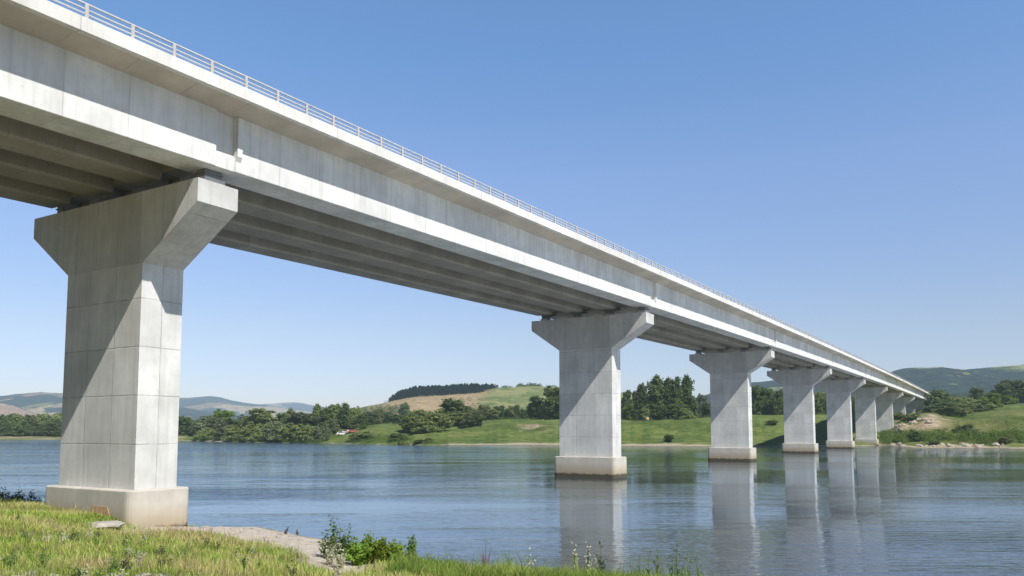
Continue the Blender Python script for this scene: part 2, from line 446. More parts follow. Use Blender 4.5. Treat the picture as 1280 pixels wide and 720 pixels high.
# a second strip of pale sand behind the grass on the far left
strip = np.where(nearreg, 0, (pxg < 235) * smooth(q, 22, 28) * (1 - smooth(q, 50, 60)))
rock = np.exp(-((pxg - 1158) / 22) ** 2) * smooth(q, 58, 70) * (1 - smooth(q, 105, 125)) + np.exp(-((pxg - 1124) / 11) ** 2) * smooth(q, 26, 36) * (1 - smooth(q, 90, 110)) + np.exp(-((pxg - 668) / 14) ** 2) * smooth(q, 30, 38) * (1 - smooth(q, 52, 60))
rock = np.where(nearreg, 0, np.clip(rock * 1.5 * smooth(fbm(gx, gy, 14, .16, 4), -.25, .15), 0, 1))
bl = smooth(fbm(gx, gy, 15, .02, 3), .05, .3)
colr = np.stack([np.clip(np.maximum(np.maximum(sand_n, beach_m), np.maximum(bare * .8, strip)), 0, 1), rock, bl], -1).reshape(-1, 3)
gm = npmesh('ground', np.stack([gx, gy, gz], -1), fc, smooth=True, cols=colr, cname='mask')

t = NT('river_bank_ground')
pos = t.n('NewGeometry').outputs['Position']
mask = t.n('Attribute', attribute_name='mask').outputs['Color']
mr = t.n('SeparateColor', i_Color=mask).outputs
n1 = t.noise(pos, .06, 5, .6); n2 = t.noise(pos, .5, 5, .65); n3 = t.noise(pos, 6, 4, .7)
rows = t.noise(t.mapv(pos, (.03, .22, .3)), 1.0, 4, .6)
Xp, Yp, Zp = t.xyz(pos)
grass = t.ramp(t.math('ADD', t.math('MULTIPLY', n1, .5), t.math('MULTIPLY', n2, .5)), [(.33, (.05, .085, .022)), (.44, (.115, .165, .04)), (.52, (.17, .21, .055)), (.60, (.24, .25, .09)), (.70, (.33, .28, .14))])
grass = t.mix(t.sramp(rows, .48, .62, 0, .45), grass, (.055, .10, .03))
grass = t.mix(t.sramp(t.noise(t.mapv(pos, (.22, .22, .6)), 1., 5, .7), .50, .60, 0, .5), grass, (.06, .095, .028))
grass = t.mix(t.sramp(t.noise(pos, .9, 3), .45, .65, 0, .45), grass, (.045, .085, .022))
grass = t.mix(t.math('MULTIPLY', mr[2], .35), grass, (.27, .22, .09))
nearm = t.sramp(Yp, 75, 60)
soil = t.ramp(n3, [(.3, (.34, .28, .22)), (.5, (.54, .46, .38)), (.72, (.70, .63, .55))])
soil = t.mix(t.sramp(n2, .45, .7, 0, .5), soil, (.58, .47, .36))
vor = t.n('TexVoronoi', i_Vector=pos, i_Scale=7.0)
soil = t.mix(.35, soil, t.ramp(vor.outputs['Color'], [(.2, (.28, .25, .22)), (.8, (.66, .63, .58))]))
soil = t.mix(t.math('SUBTRACT', .75, t.math('MULTIPLY', nearm, .75)), soil, (.36, .31, .20))
soil = t.mix(t.sramp(Zp, .14, .03, 0, .6), soil, (.13, .11, .08))
rockc = t.ramp(t.noise(t.mapv(pos, (.25, .25, 1.2)), 1.2, 6, .7), [(.3, (.13, .10, .07)), (.48, (.36, .28, .19)), (.68, (.56, .49, .38))])
dry = t.mix(t.sramp(n3, .35, .65), (.10, .10, .035), (.28, .25, .12))
c = t.mix(nearm, grass, dry)
c = t.mix(mr[1], c, rockc)
c = t.mix(mr[0], c, soil)
hh = t.math('ADD', t.math('MULTIPLY', n3, .5), t.math('MULTIPLY', t.noise(pos, 1.4, 5, .7), 2.5))
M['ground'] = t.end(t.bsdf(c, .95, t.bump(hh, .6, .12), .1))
ground = obj('ground', gm, M['ground']); tag(ground, 'green river banks with a pale gravel beach', kind='structure')

# ------------------------------------------------------------------ water
t = NT('river_water')
pos = t.n('NewGeometry').outputs['Position']
Xp, Yp, Zp = t.xyz(pos)
calm = t.noise(t.mapv(pos, (.010, .035, 1), (3, 7, 0)), 1.0, 4, .6, .4)
calm2 = t.noise(t.mapv(pos, (.05, .16, 1)), 1.0, 3, .5, .3)
rip = t.noise(t.mapv(pos, (.42, 2.2, 1)), 1.0, 3, .55, .35)
rip2 = t.noise(t.mapv(pos, (1.8, 6.5, 1), (9, 2, 0)), 1.0, 2, .5, .3)
swell = t.noise(t.mapv(pos, (.09, .38, 1), (2, 5, 0)), 1.0, 3, .55, .6)
st = t.math('MULTIPLY', t.sramp(calm, .42, .60, .45, 1.35), t.sramp(calm2, .3, .7, .6, 1.4))
h = t.math('ADD', t.math('ADD', t.math('MULTIPLY', rip, .020), t.math('MULTIPLY', rip2, .0055)), t.math('MULTIPLY', swell, .028))
st = t.math('MULTIPLY', st, t.math('MULTIPLY', t.sramp(Yp, 140, 210, 1.0, 2.4), t.sramp(Xp, -28, 6, 1.75, .85)))
st = t.math('MULTIPLY', st, t.math('ADD', 1.0, t.math('MULTIPLY', t.sramp(Yp, 62, 30), t.sramp(Xp, -10, 12, .5, 1.6))))
h = t.math('MULTIPLY', h, st)
bmp = t.n('Bump', i_Height=h, i_Strength=1.0, i_Distance=1.0).outputs[0]
body = t.mix(t.sramp(calm, .35, .65), (.070, .078, .072), (.085, .085, .070))
body = t.mix(t.sramp(Xp, -22, 8), (.105, .15, .19), body)  # bluer to the left: reflected sky put into the water's own colour
df = t.n('BsdfDiffuse', i_Color=body, i_Normal=bmp).outputs[0]
gl_ = t.n('BsdfGlossy', i_Roughness=.035, i_Normal=bmp, i_Color=(.81, .895, 1, 1)).outputs[0]
fr_ = t.n('Fresnel', i_IOR=2.7, i_Normal=bmp).outputs[0]
M['water'] = t.end(t.n('MixShader', i_0=fr_, i_1=df, i_2=gl_).outputs[0], haze=False)
W = 9000
wv = [(-W, -W, 0), (W, -W, 0), (W, W, 0), (-W, W, 0)]
water = obj('water', npmesh('water', wv, np.array([[0, 1, 2, 3]])), M['water']); tag(water, 'broad calm blue river', kind='structure')

# ------------------------------------------------------------------ hills
def hill_mat(name, stops, scale, forest=(.03, .05, .035), fthr=(.5, .56), fs=1.0, green_from=None):
    t = NT(name)
    pos = t.n('NewGeometry').outputs['Position']
    warp = t.n('TexNoise', i_Vector=pos, i_Scale=scale * 1.5, i_Detail=3.).outputs['Color']
    v2 = t.n('VectorMath', operation='MULTIPLY_ADD', i_0=warp, i_1=(.6 / scale, .6 / scale, 0), i_2=pos).outputs[0]
    vo = t.n('TexVoronoi', i_Vector=t.mapv(v2, (1, .45, .4)), i_Scale=scale).outputs['Color']
    k = t.n('SeparateColor', i_Color=vo).outputs[0]
    c = t.ramp(k, stops, 'CONSTANT')
    c = t.mix(t.sramp(t.noise(pos, scale * 9, 4), .4, .7, 0, .35), c, tuple(v * .6 for v in stops[0][1]))
    tex = t.noise(pos, .09 * fs, 4, .75)
    fcx = t.mix(t.sramp(tex, .35, .65), tuple(v * .55 for v in forest), tuple(v * 1.5 for v in forest))
    fm = t.noise(t.mapv(pos, (1, .55, 1)), scale * .8, 5, .6, .4)
    c = t.mix(t.sramp(fm, fthr[0], fthr[1]), c, fcx)
    sc = t.noise(pos, scale * 14, 2)
    c = t.mix(t.sramp(sc, .62, .66, 0, .9), c, fcx)
    if green_from is not None:
        X_ = t.math('ADD', t.xyz(pos)[0], t.math('MULTIPLY', t.math('SUBTRACT', fm, .5), 90))
        gc = t.mix(t.sramp(t.noise(t.mapv(pos, (1, .4, 3)), .03, 4), .4, .6), (.30, .30, .13), (.15, .20, .07))
        gc = t.mix(t.sramp(sc, .6, .64, 0, .8), gc, fcx)
        if green_from > 0:
            big_ = t.noise(t.mapv(pos, (1, .5, 1)), .0022, 4, .6, .5)
            gc = t.mix(t.sramp(big_, .50, .56), t.mix(t.sramp(t.noise(pos, .008, 3), .45, .55), (.34, .36, .17), (.20, .26, .10)), fcx)
        c = t.mix(t.sramp(X_, green_from, green_from + (22 if green_from < 0 else 120)), c, gc)
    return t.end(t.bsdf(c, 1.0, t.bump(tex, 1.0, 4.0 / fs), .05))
def hill(name, pts, D, depth, mat, label, rough=1.0, z0=2.0, seed=0, ncol=260, nrow=60):
    px = np.linspace(pts[0][0], pts[-1][0], ncol)
    py = np.interp(px, [p[0] for p in pts], [p[1] for p in pts])
    v = np.concatenate([np.linspace(0, 1, nrow), np.linspace(1.05, 1.8, 12)])
    PX, V = np.meshgrid(px, v)
    zr = H - (py - HOR) / F * D
    ZR = np.broadcast_to(zr, PX.shape)
    Dd = D - depth * (1 - V)
    x = (PX - 640) / F * Dd
    prof = np.where(V <= 1, np.sin(np.clip(V, 0, 1) * math.pi / 2) ** 1.25, 1 - ((V - 1) / .8) ** 1.6)
    z = z0 + (ZR - z0) * prof
    nz = fbm(x, Dd, seed, 3.0 / depth, 5)
    z = z + nz * (ZR - z0) * .32 * np.clip(1 - np.abs(V), 0, 1) * np.clip(V * 3, 0, 1) * rough
    z = z + fbm(x, Dd, seed + 1, 18.0 / depth, 4) * (ZR - z0) * .03 * rough
    n, m = PX.shape
    idx = np.arange(n * m).reshape(n, m)
    f = np.stack([idx[:-1, :-1], idx[:-1, 1:], idx[1:, 1:], idx[1:, :-1]], -1).reshape(-1, 4)
    o = obj(name, npmesh(name, np.stack([x, Dd, z], -1), f, smooth=True), mat)
    tag(o, label, kind='structure'); return o
tan = [(0, (.30, .22, .13)), (.25, (.40, .31, .19)), (.5, (.20, .21, .08)), (.62, (.44, .35, .22)), (.85, (.33, .24, .15))]
grn = [(0, (.16, .20, .07)), (.3, (.26, .27, .11)), (.5, (.12, .18, .06)), (.7, (.33, .31, .15)), (.88, (.20, .25, .09))]
hl = hill('hills', [(-700, 505), (-300, 498), (-120, 500), (0, 496.5), (20, 494.5), (50, 492), (80, 494), (130, 497), (180, 505), (240, 512), (300, 520), (330, 530)], 4600, 1900,
     hill_mat('far_left_hill', tan, .004, (.035, .055, .05), (.40, .44), .35), 'dark blue wooded hill beyond the left bank', seed=21)
hill('hills', [(-700, 512), (-200, 500), (-60, 496), (0, 503), (25, 510), (50, 519), (70, 527), (90, 535)], 3000, 900,
     hill_mat('tan_left_hill', [(0, (.42, .28, .21)), (.4, (.50, .36, .27)), (.7, (.36, .27, .18))], .006, (.04, .06, .04), (.55, .6), .5), 'pinkish bare hillside at the far left', seed=22)
hill('hills', [(60, 520), (140, 507), (190, 501), (220, 499.5), (235, 499.5), (262, 497), (275, 498), (290, 502), (310, 505), (335, 507), (360, 511), (400, 516), (440, 520), (500, 530)], 6500, 2300,
     hill_mat('pale_hill', tan, .003, (.05, .075, .07), (.46, .52), .25), 'pale blue ridge between the first two piers', seed=23)
hill('hills', [(280, 512), (330, 506), (365, 503.5), (378, 504), (395, 508), (430, 511), (470, 514), (560, 520)], 9000, 2500,
     hill_mat('palest_hill', tan, .002, (.06, .08, .08), (.4, .5), .2), 'faintest blue ridge on the horizon', seed=24)
plateau = hill('hills', [(395, 524), (420, 520), (440, 513.5), (460, 508.5), (480, 505), (500, 500), (520, 495), (560, 493.5), (600, 492), (620, 487.5), (650, 486.3), (690, 486.6), (740, 490), (790, 496.5), (830, 506), (870, 512), (910, 518), (960, 526)], 1150, 560,
     hill_mat('plateau_fields', [(0, (.36, .25, .14)), (.25, (.44, .34, .20)), (.5, (.30, .22, .12)), (.68, (.42, .32, .19)), (.85, (.24, .24, .10))], .013, (.05, .085, .035), (.60, .66), 1.0, -45), 'flat topped hill of dry fields behind the trees', rough=.55, seed=25, ncol=360, nrow=90)
hill('hills', [(780, 520), (840, 505), (880, 497), (905, 490), (940, 481), (970, 479), (1010, 480), (1040, 480), (1075, 478), (1100, 474), (1120, 467), (1130, 465), (1150, 463.5), (1180, 463), (1200, 465), (1207, 466), (1225, 464.5), (1250, 463), (1275, 461.5), (1320, 459), (1500, 455), (1900, 470)], 2700, 1500,
     hill_mat('right_hill', grn, .005, (.022, .038, .03), (.37, .40), .5, 1230), 'wooded hill with pale fields beyond the right bank', seed=29, ncol=420, nrow=100)
hill('hills', [(1120, 520), (1150, 503), (1180, 495), (1200, 492), (1240, 492), (1300, 489), (1450, 484), (1800, 500)], 1100, 350,
     hill_mat('right_low_hill', grn, .012, (.035, .055, .03), (.36, .40), 1.0), 'low dark green rise under the wooded right hill', seed=31)

# ------------------------------------------------------------------ trees
leafA = leaf_mat('leaves_olive', (.16, .20, .075), (.36, .41, .16))
leafB = leaf_mat('leaves_dark', (.085, .125, .05), (.20, .255, .10))
leafC = leaf_mat('leaves_bright', (.13, .19, .035), (.27, .35, .07), var=.12)
leafD = leaf_mat('leaves_willow', (.15, .18, .095), (.30, .34, .18))
leafP = leaf_mat('needles', (.012, .03, .022), (.03, .055, .035), var=.1)
t = NT('bark'); pos = t.n('TexCoord').outputs['Object']
M['bark'] = t.end(t.bsdf(t.mix(t.noise(t.mapv(pos, (6, 6, 1)), 1, 4), (.07, .05, .035), (.17, .13, .10)), .95))
def quads(cent, nrm, size, aspect=1.0, r=rng):
    """leaf-sized faces: centres (n,3), normals (n,3), size (n,)"""
    n = len(cent)
    nrm = nrm / np.linalg.norm(nrm, axis=1, keepdims=True)
    a = np.cross(nrm, r.normal(size=(n, 3))); a /= np.linalg.norm(a, axis=1, keepdims=True)
    b = np.cross(nrm, a)
    s = size[:, None]; a = a * s; b = b * s * aspect
    v = np.stack([cent - a, cent - b * .7 + a * .1, cent + a, cent + b * .7 + a * .1], 1).reshape(-1, 3)
    f = np.arange(4 * n).reshape(-1, 4)
    return v, f
NATW = {'round': 7.6, 'poplar': 4.2, 'dome': 11.5, 'spiky': 5.6}
def crown(kind, seed, n_cl=170, per=16, leaf=.34):
    """height 10 crown; kinds: round, poplar, dome, cone"""
    r = np.random.default_rng(seed)
    lobes = []
    if kind == 'poplar':
        for i in range(15):
            z = 1.2 + 8.3 * (i / 14.) ** .95; w = 1.75 * math.sin(math.pi * (.12 + .77 * i / 14.)) ** .62
            a = r.uniform(0, 6.28); lobes.append((w * .4 * math.cos(a), w * .4 * math.sin(a), z, max(.35, w * r.uniform(.6, .85)), 1.1))
    elif kind == 'round':
        for i in range(22):
            a = r.uniform(0, 6.28); u = r.uniform(0, 1) ** .6; z = r.uniform(1.2, 8.6); w = 3.3 * math.sqrt(max(0.05, 1 - ((z - 4.6) / 4.9) ** 2))
            lobes.append((w * u * .8 * math.cos(a), w * u * .8 * math.sin(a), z, r.uniform(1.0, 1.7), 1.1))
        lobes.append((0, 0, 5.2, 2.6, 1.0)); lobes.append((0, 0, 8.0, 1.4, 1.0))
    elif kind == 'dome':
        for i in range(20):
            a = r.uniform(0, 6.28); u = r.uniform(0, 1) ** .5; z = r.uniform(.9, 7.8); w = 5.2 * math.sqrt(max(0.03, 1 - (z / 9.4) ** 2))
            lobes.append((w * u * .85 * math.cos(a), w * u * .85 * math.sin(a), z, r.uniform(1.2, 2.0), 1.05))
        lobes.append((0, 0, 4.5, 3.2, 1.0)); lobes.append((0, 0, 1.8, 4.0, .5))
    elif kind == 'spiky':
        for i in range(18):
            a = r.uniform(0, 6.28); u = r.uniform(0, 1) ** .6; z = r.uniform(1.5, 8.5); w = 2.8 * (1 - z / 12)
            lobes.append((w * u * math.cos(a), w * u * math.sin(a), z, r.uniform(.7, 1.3), 1.3))
        lobes.append((0, 0, 4.5, 1.7, 1.6))
    C, N = [], []
    vol = np.array([l[3] ** 2 for l in lobes]); vol /= vol.sum()
    for i in range(n_cl):
        l = lobes[r.choice(len(lobes), p=vol)]
        d = r.normal(size=3); d /= np.linalg.norm(d)
        if d[2] < -.5: d[2] *= -.6
        c = np.array(l[:3]) + d * l[3] * np.array([1, 1, l[4]]) * r.uniform(.72, 1.08)
        rad = r.uniform(.28, .62)
        p = c + r.normal(size=(per, 3)) * rad * np.array([1, 1, .75]) * .62
        nn = (p - np.array([l[0], l[1], l[2] - .5])); nn /= np.linalg.norm(nn, axis=1, keepdims=True)
        C.append(p); N.append(nn * .8 + r.normal(size=(per, 3)) * .8 + np.array([0, 0, .25]))
    for l in lobes:                                     # inner leaves so the crown is dense at its heart
        k = int(70 * l[3]); d = r.normal(size=(k, 3)); d /= np.linalg.norm(d, axis=1, keepdims=True)
        C.append(np.array(l[:3]) + d * l[3] * np.array([1, 1, l[4]]) * (r.uniform(.3, .85, size=(k, 1)))); N.append(d + r.normal(size=(k, 3)) * .5)
    C = np.concatenate(C); N = np.concatenate(N)
    C[:, 2] = np.maximum(C[:, 2], .15)
    v, f = quads(C, N, leaf * r.uniform(.6, 1.25, len(C)), .8, r)
    zz = np.percentile(v[:, 2], 99.3); v[:, 2] *= 10 / zz
    wd = np.percentile(v[:, 0], 96) - np.percentile(v[:, 0], 4); v[:, :2] *= NATW[kind] / wd
    return npmesh(kind + '_crown', v, f)
def trunk(kind, seed):
    r = random.Random(seed); mb = MB()
    hgt = 8.6 if kind in ('poplar', 'spiky') else 6.5
    base = .26 if kind in ('poplar',) else .36
    pts = [(0, 0, -.8), (0, 0, 0)]; rd = [base * 1.25, base * 1.1]
    for i in range(1, 7):
        pts.append((r.uniform(-.12, .12) * i * .5, r.uniform(-.12, .12) * i * .5, hgt * i / 6)); rd.append(base * (1 - i / 7))
    mb.tube(pts, rd, 7)
    for i in range(9):
        z = hgt * r.uniform(.25, .85); a = r.uniform(0, 6.28); ln = (1.0 if kind in ('poplar', 'spiky') else 2.6) * r.uniform(.7, 1.2)
        mb.tube([(0, 0, z), (math.cos(a) * ln * .5, math.sin(a) * ln * .5, z + ln * .35), (math.cos(a) * ln, math.sin(a) * ln, z + ln * .9)], [base * .4, base * .25, .03], 5)
    return mb.mesh(kind + '_trunk', True)
CR, TR = {}, {}
for k, leafs in (('round', .36), ('poplar', .30), ('dome', .40), ('spiky', .34)):
    CR[k] = [crown(k, 40 + i * 7, {'round': 260, 'poplar': 230, 'dome': 330, 'spiky': 210}[k], 16, leafs) for i in range(3)]
    TR[k] = [trunk(k, 90 + i) for i in range(3)]
MATS = {'a': leafA, 'b': leafB, 'c': leafC, 'd': leafD}
NAT_W = {'round': 7.6, 'poplar': 4.2, 'dome': 11.5, 'spiky': 5.6}
cmesh = {}
tcount = [0]
def tree(px, top, basey, wpx, D, kind, mat, label, group=None, name=None):
    """px/top/base read off the photo, turned into a place in the landscape at distance D"""
    i = tcount[0]; tcount[0] += 1
    x = xat(px, D); gz_ = gh(x, D)
    zt = zat(top, D); hgt = max(1.2, zt - gz_)
    w = wpx / F * D
    name = name or {'poplar': 'poplar_tree', 'dome': 'willow_tree', 'round': 'broadleaf_tree', 'spiky': 'young_tree'}[kind]
    r = empty(name, (x, D, gz_ - .05), random.uniform(0, 6.28))
    sxy = w / NAT_W[kind]; sz = hgt / 10.0
    r.scale = (sxy, sxy, sz)
    key = (kind, i % 3, mat)
    if key not in cmesh:
        me = CR[kind][i % 3].copy(); me.materials.clear(); me.materials.append(MATS[mat]); cmesh[key] = me
    c = bpy.data.objects.new('crown', cmesh[key]); c.parent = r; col.objects.link(c)
    tr_ = bpy.data.objects.new('trunk', TR[kind][i % 3]); tr_.parent = r; col.objects.link(tr_)
    if not TR[kind][i % 3].materials: TR[kind][i % 3].materials.append(M['bark'])
    tag(r, label, 'tree', group); return r
G1 = 'trees of the dense row at the far left edge'
lab1 = 'leafy green tree in the even row left of the first pier'
for i, px in enumerate(np.arange(-42, 92, 8.5)):
    tree(px, 519 + random.uniform(-1.5, 1.8), 541, 15 + random.uniform(-2, 3), 500 + random.uniform(-12, 12), ['round', 'dome'][i % 2], 'ab'[i % 3 == 0], lab1, G1)
for i, px in enumerate(np.arange(-40, 92, 14)):
    tree(px, 528 + random.uniform(-1.5, 1), 541, 18, 488 + random.uniform(-4, 4), 'dome', 'b', 'low dark bushy tree at the foot of the far left tree row', 'low trees before the far left row')
G2 = 'dark low trees right of the first pier'
for px, top in ((222, 523), (231, 521), (240, 525), (249, 524)):
    tree(px, top, 540, 14, 455, 'round', 'b', 'low dark tree just right of the first pier', G2)
T_ = [
 (263, 520, 22, 440, 'round', 'd', 'mid green rounded tree left of the bright crowned tree'),
 (281, 513.5, 20, 425, 'round', 'c', 'bright green round crowned tree right of the first pier'),
 (276, 522, 26, 418, 'dome', 'd', 'spreading green tree below the bright crowned tree'),
 (300, 524, 20, 410, 'round', 'b', 'small dark tree between bright tree and large olive tree'),
 (309, 520, 18, 420, 'round', 'd', 'grey green tree left of the large olive tree'),
 (330, 512.5, 34, 400, 'round', 'a', 'large olive green tree halfway along the left far bank'),
 (318, 519, 20, 405, 'round', 'a', 'rounded tree touching the left side of large olive tree'),
 (353, 517.5, 16, 400, 'spiky', 'b', 'dark pointed tree right of the large olive tree'),
 (363, 512, 11, 402, 'poplar', 'a', 'slim poplar rising among the left bank willows'),
 (378, 516.5, 28, 392, 'round', 'd', 'wide grey green tree right of the slim poplar'),
 (388, 521, 22, 380, 'round', 'b', 'dark rounded tree beside the lone poplar'),
 (397, 506, 9.5, 395, 'poplar', 'a', 'lone tall narrow poplar left of the poplar clump'),
 (409, 511, 13, 372, 'poplar', 'b', 'dark poplar at the left of the poplar clump'),
 (417, 506.5, 14, 372, 'poplar', 'a', 'broad poplar in the middle of the clump by parked cars'),
 (423, 506, 10, 376, 'poplar', 'a', 'grey poplar second from right of the clump'),
 (430.5, 504.5, 9.5, 370, 'poplar', 'b', 'tallest narrow poplar at the right of the clump'),
 (443.5, 509.5, 12, 365, 'round', 'a', 'brownish green tree right of the poplar clump'),
 (417, 523.5, 10, 352, 'round', 'd', 'small tan bush tree before the poplar clump'),
 (437, 521, 18, 355, 'dome', 'b', 'dark spreading tree shading the parked cars'),
 (454, 517.5, 11, 345, 'round', 'b', 'dark compact tree just right of the parked cars'),
]
for px, top, w, D, kind, m, lab in T_: tree(px, top, 0, w, D, kind, m, lab)
G3 = 'grey green willows along the left far shore'
for px, top, w, D in ((252, 536, 12, 392), (266, 535, 16, 392), (279, 534, 18, 392), (296, 533, 22, 378), (312, 531, 22, 366), (330, 530, 24, 358), (345, 528, 26, 352), (362, 530, 24, 350), (378, 531, 22, 346), (392, 533, 20, 344), (403, 531, 14, 348)):
    D = float(np.interp(px, cpx, cDs)) + 8
    tree(px, top, 0, w, D, 'dome', 'd' if px % 2 else 'a', 'bushy willow leaning over the water on the left far bank', G3)
G4 = 'hazy trees under the dry field'
for px, top, w in ((464, 516, 14), (474, 512, 14), (484, 514, 12), (494, 518, 12), (502, 519, 14), (460, 520, 10)):
    tree(px, top, 0, w, 470, 'round', 'b' if px % 3 else 'a', 'hazy green tree under the tan field left of the big willows', G4)
T_ = [
 (507, 504.5, 13, 640, 'round', 'b', 'dark clump tree standing alone on the tan hillside'),
 (521, 513.5, 24, 318, 'dome', 'a', 'left one of the two big rounded willows by the water'),
 (544, 512.5, 28, 318, 'dome', 'a', 'right one of the two big rounded willows by the water'),
 (512, 520, 14, 316, 'round', 'a', 'small tree against the left side of the big willows'),
 (533, 521, 24, 312, 'dome', 'a', 'lower crown between the two big rounded willows'),
 (566, 499.5, 21, 345, 'round', 'b', 'tall dark topped tree behind the rounded willows'),
 (572, 516, 20, 340, 'round', 'a', 'mid height tree right of the tall dark topped tree'),
 (590, 513, 20, 330, 'round', 'd', 'airy tree casting a dark shadow on the grass bank'),
 (597, 516, 13, 328, 'spiky', 'b', 'dark pointed tree at the right end of the willow group'),
 (579, 509, 24, 420, 'round', 'b', 'bluish tree behind the airy tree'),
 (671, 496.5, 17, 400, 'round', 'b', 'tall dark tree left of the second pier'),
 (684, 502, 22, 395, 'round', 'a', 'broad green tree touching the second pier'),
 (694, 485, 22, 390, 'round', 'b', 'darkest tree partly behind the second pier'),
]
for px, top, w, D, kind, m, lab in T_: tree(px, top, 0, w, D, kind, m, lab)
G5 = 'row of thin poplars behind the grassy bank'
for i, px in enumerate(np.arange(601, 664, 5.6)):
    tree(px, 509 + random.uniform(-2.5, 3), 0, 8 + random.uniform(-1, 2), 440 + random.uniform(-8, 8), ['poplar', 'round', 'spiky'][i % 3], 'ba'[i % 2], 'slim tree in the row on the bank left of the second pier', G5)
T_ = [
 (782, 489.5, 12, 420, 'round', 'b', 'dark tree right beside the second pier'),
 (785, 506, 13, 400, 'round', 'c', 'bright low rounded tree right of the second pier'),
 (790, 500, 14, 430, 'round', 'b', 'bluish tree behind the bright low tree'),
 (801, 481.5, 12.5, 385, 'poplar', 'b', 'thin dark poplar standing left of the great poplars'),
 (806, 509, 10, 372, 'spiky', 'a', 'small pointed bush tree before the thin poplar'),
 (796, 512, 12, 372, 'round', 'b', 'low dark tree behind the straw bale'),
 (820, 471.5, 17, 352, 'poplar', 'b', 'leftmost and broadest of the great poplars'),
 (836, 473.5, 11.5, 350, 'poplar', 'b', 'second great poplar from the left with a pointed top'),
 (848, 472, 10, 348, 'poplar', 'b', 'third great poplar from the left'),
 (859, 470.5, 12, 350, 'poplar', 'b', 'rightmost of the great poplars'),
 (823, 506, 15, 345, 'round', 'b', 'rounded tree at the foot of the leftmost great poplar'),
 (844, 505, 16, 344, 'round', 'b', 'rounded tree at the foot of the middle great poplars'),
 (859, 511, 15, 340, 'dome', 'a', 'low spreading tree at the right foot of the great poplars'),
 (866, 500, 9, 352, 'spiky', 'b', 'small tree on the right flank of the great poplars'),
 (878, 494, 12, 560, 'round', 'd', 'distant grey green tree left of the third pier'),
 (885, 504, 14, 400, 'round', 'b', 'dark round tree half behind the third pier'),
 (944, 484, 18, 380, 'round', 'b', 'dark tree just right of the third pier'),
 (958, 486, 17, 380, 'round', 'b', 'middle tree of the clump between third and fourth piers'),
 (971, 489, 16, 378, 'round', 'b', 'tree touching the left edge of the fourth pier'),
 (1020, 489, 18, 385, 'round', 'a', 'tree seen between the fourth and fifth piers'),
 (1030, 493, 18, 385, 'round', 'b', 'darker tree seen between the fourth and fifth piers'),
 (1071, 500, 12, 385, 'round', 'b', 'tree glimpsed between the fifth and sixth piers'),
 (1176, 488, 24, 405, 'round', 'b', 'large dark tree just past the end of the bridge deck'),
 (1184, 500, 30, 392, 'dome', 'b', 'dark spreading tree above the pale rock face'),
 (1196, 497, 22, 400, 'round', 'a', 'rounded tree right of the large dark tree'),
 (1208, 497, 20, 410, 'round', 'a', 'middle green tree of the right bank row'),
 (1201, 511, 20, 372, 'round', 'a', 'olive tree in front of the right bank row'),
 (1174, 504, 24, 372, 'round', 'b', 'dark tree low on the slope under the bridge end'),
 (1188, 509, 26, 352, 'round', 'a', 'broad olive tree lowest on the right slope'),
 (1204, 505, 22, 375, 'round', 'a', 'round crowned olive tree behind the lowest one'),
 (1216, 504, 18, 388, 'round', 'b', 'shaded tree before the green tree of the right row'),
 (1234, 503, 14, 402, 'round', 'a', 'small green tree under the brightest yellow green one'),
 (1222, 485.5, 13, 480, 'round', 'b', 'dark tree poking above the right bank row'),
 (1219, 501, 18, 400, 'round', 'a', 'green tree left of the two yellowish ones'),
 (1229, 497, 13, 400, 'spiky', 'c', 'yellow green pointed tree left of the brightest one'),
 (1242, 491.5, 14, 410, 'round', 'c', 'brightest yellow green tree on the right bank'),
 (1257, 495, 10, 445, 'round', 'c', 'small bright tree under the dark wood at the right edge'),
 (1264, 497, 10, 448, 'round', 'c', 'smallest bright tree at the edge of the right field'),
 (1257, 479, 20, 475, 'round', 'b', 'left dark tree of the tall wood at the right edge'),
 (1268, 476, 20, 478, 'round', 'b', 'tallest dark tree at the right edge'),
 (1281, 477, 22, 478, 'round', 'b', 'dark tree cut by the right edge of the picture'),
]
for px, top, w, D, kind, m, lab in T_: tree(px, top, 0, w, D, kind, m, lab)
G6 = 'trees continuing the wood beyond the right field'
for px in (1296, 1312, 1330): tree(px, 478, 0, 22, 480, 'round', 'b', 'dark tree of the wood above the right field', G6)

# pine wood on the plateau and other far-off woods: masses
def wood(name, spots, mat, seed, label, w=4.2, cone=True, n=70):
    r = np.random.default_rng(seed); C, N, S = [], [], []
    for (x, y, z, h) in spots:
        u = r.uniform(0, 1, n); zz = z + h * (.06 + .94 * u)
        rr = w * .5 * (1 - u ** 2.6) * r.uniform(.6, 1.1, n) if cone else w * .5 * np.sqrt(np.clip(1 - (2 * u - 1) ** 2, 0.05, 1)) * r.uniform(.6, 1.1, n)
        a = r.uniform(0, 6.28, n)
        C.append(np.stack([x + rr * np.cos(a), y + rr * np.sin(a), zz], -1))
        N.append(np.stack([np.cos(a), np.sin(a), np.full(n, .4)], -1) + r.normal(size=(n, 3)) * .4)
        S.append(np.full(n, h * .085))
    v, f = quads(np.concatenate(C), np.concatenate(N), np.concatenate(S), .9, r)
    o = obj(name, npmesh(name, v, f), mat); tag(o, label, kind='stuff'); return o
from mathutils.bvhtree import BVHTree
def bvh(o):
    me = o.data
    return BVHTree.FromPolygons([v.co for v in me.vertices], [list(p.vertices) for p in me.polygons])
PB = bvh(plateau)
def on_hill(x, y):
    h = PB.ray_cast(Vector((x, y, 500)), Vector((0, 0, -1)))
    return h[0].z if h[0] else None
spots = []
rr = random.Random(5)
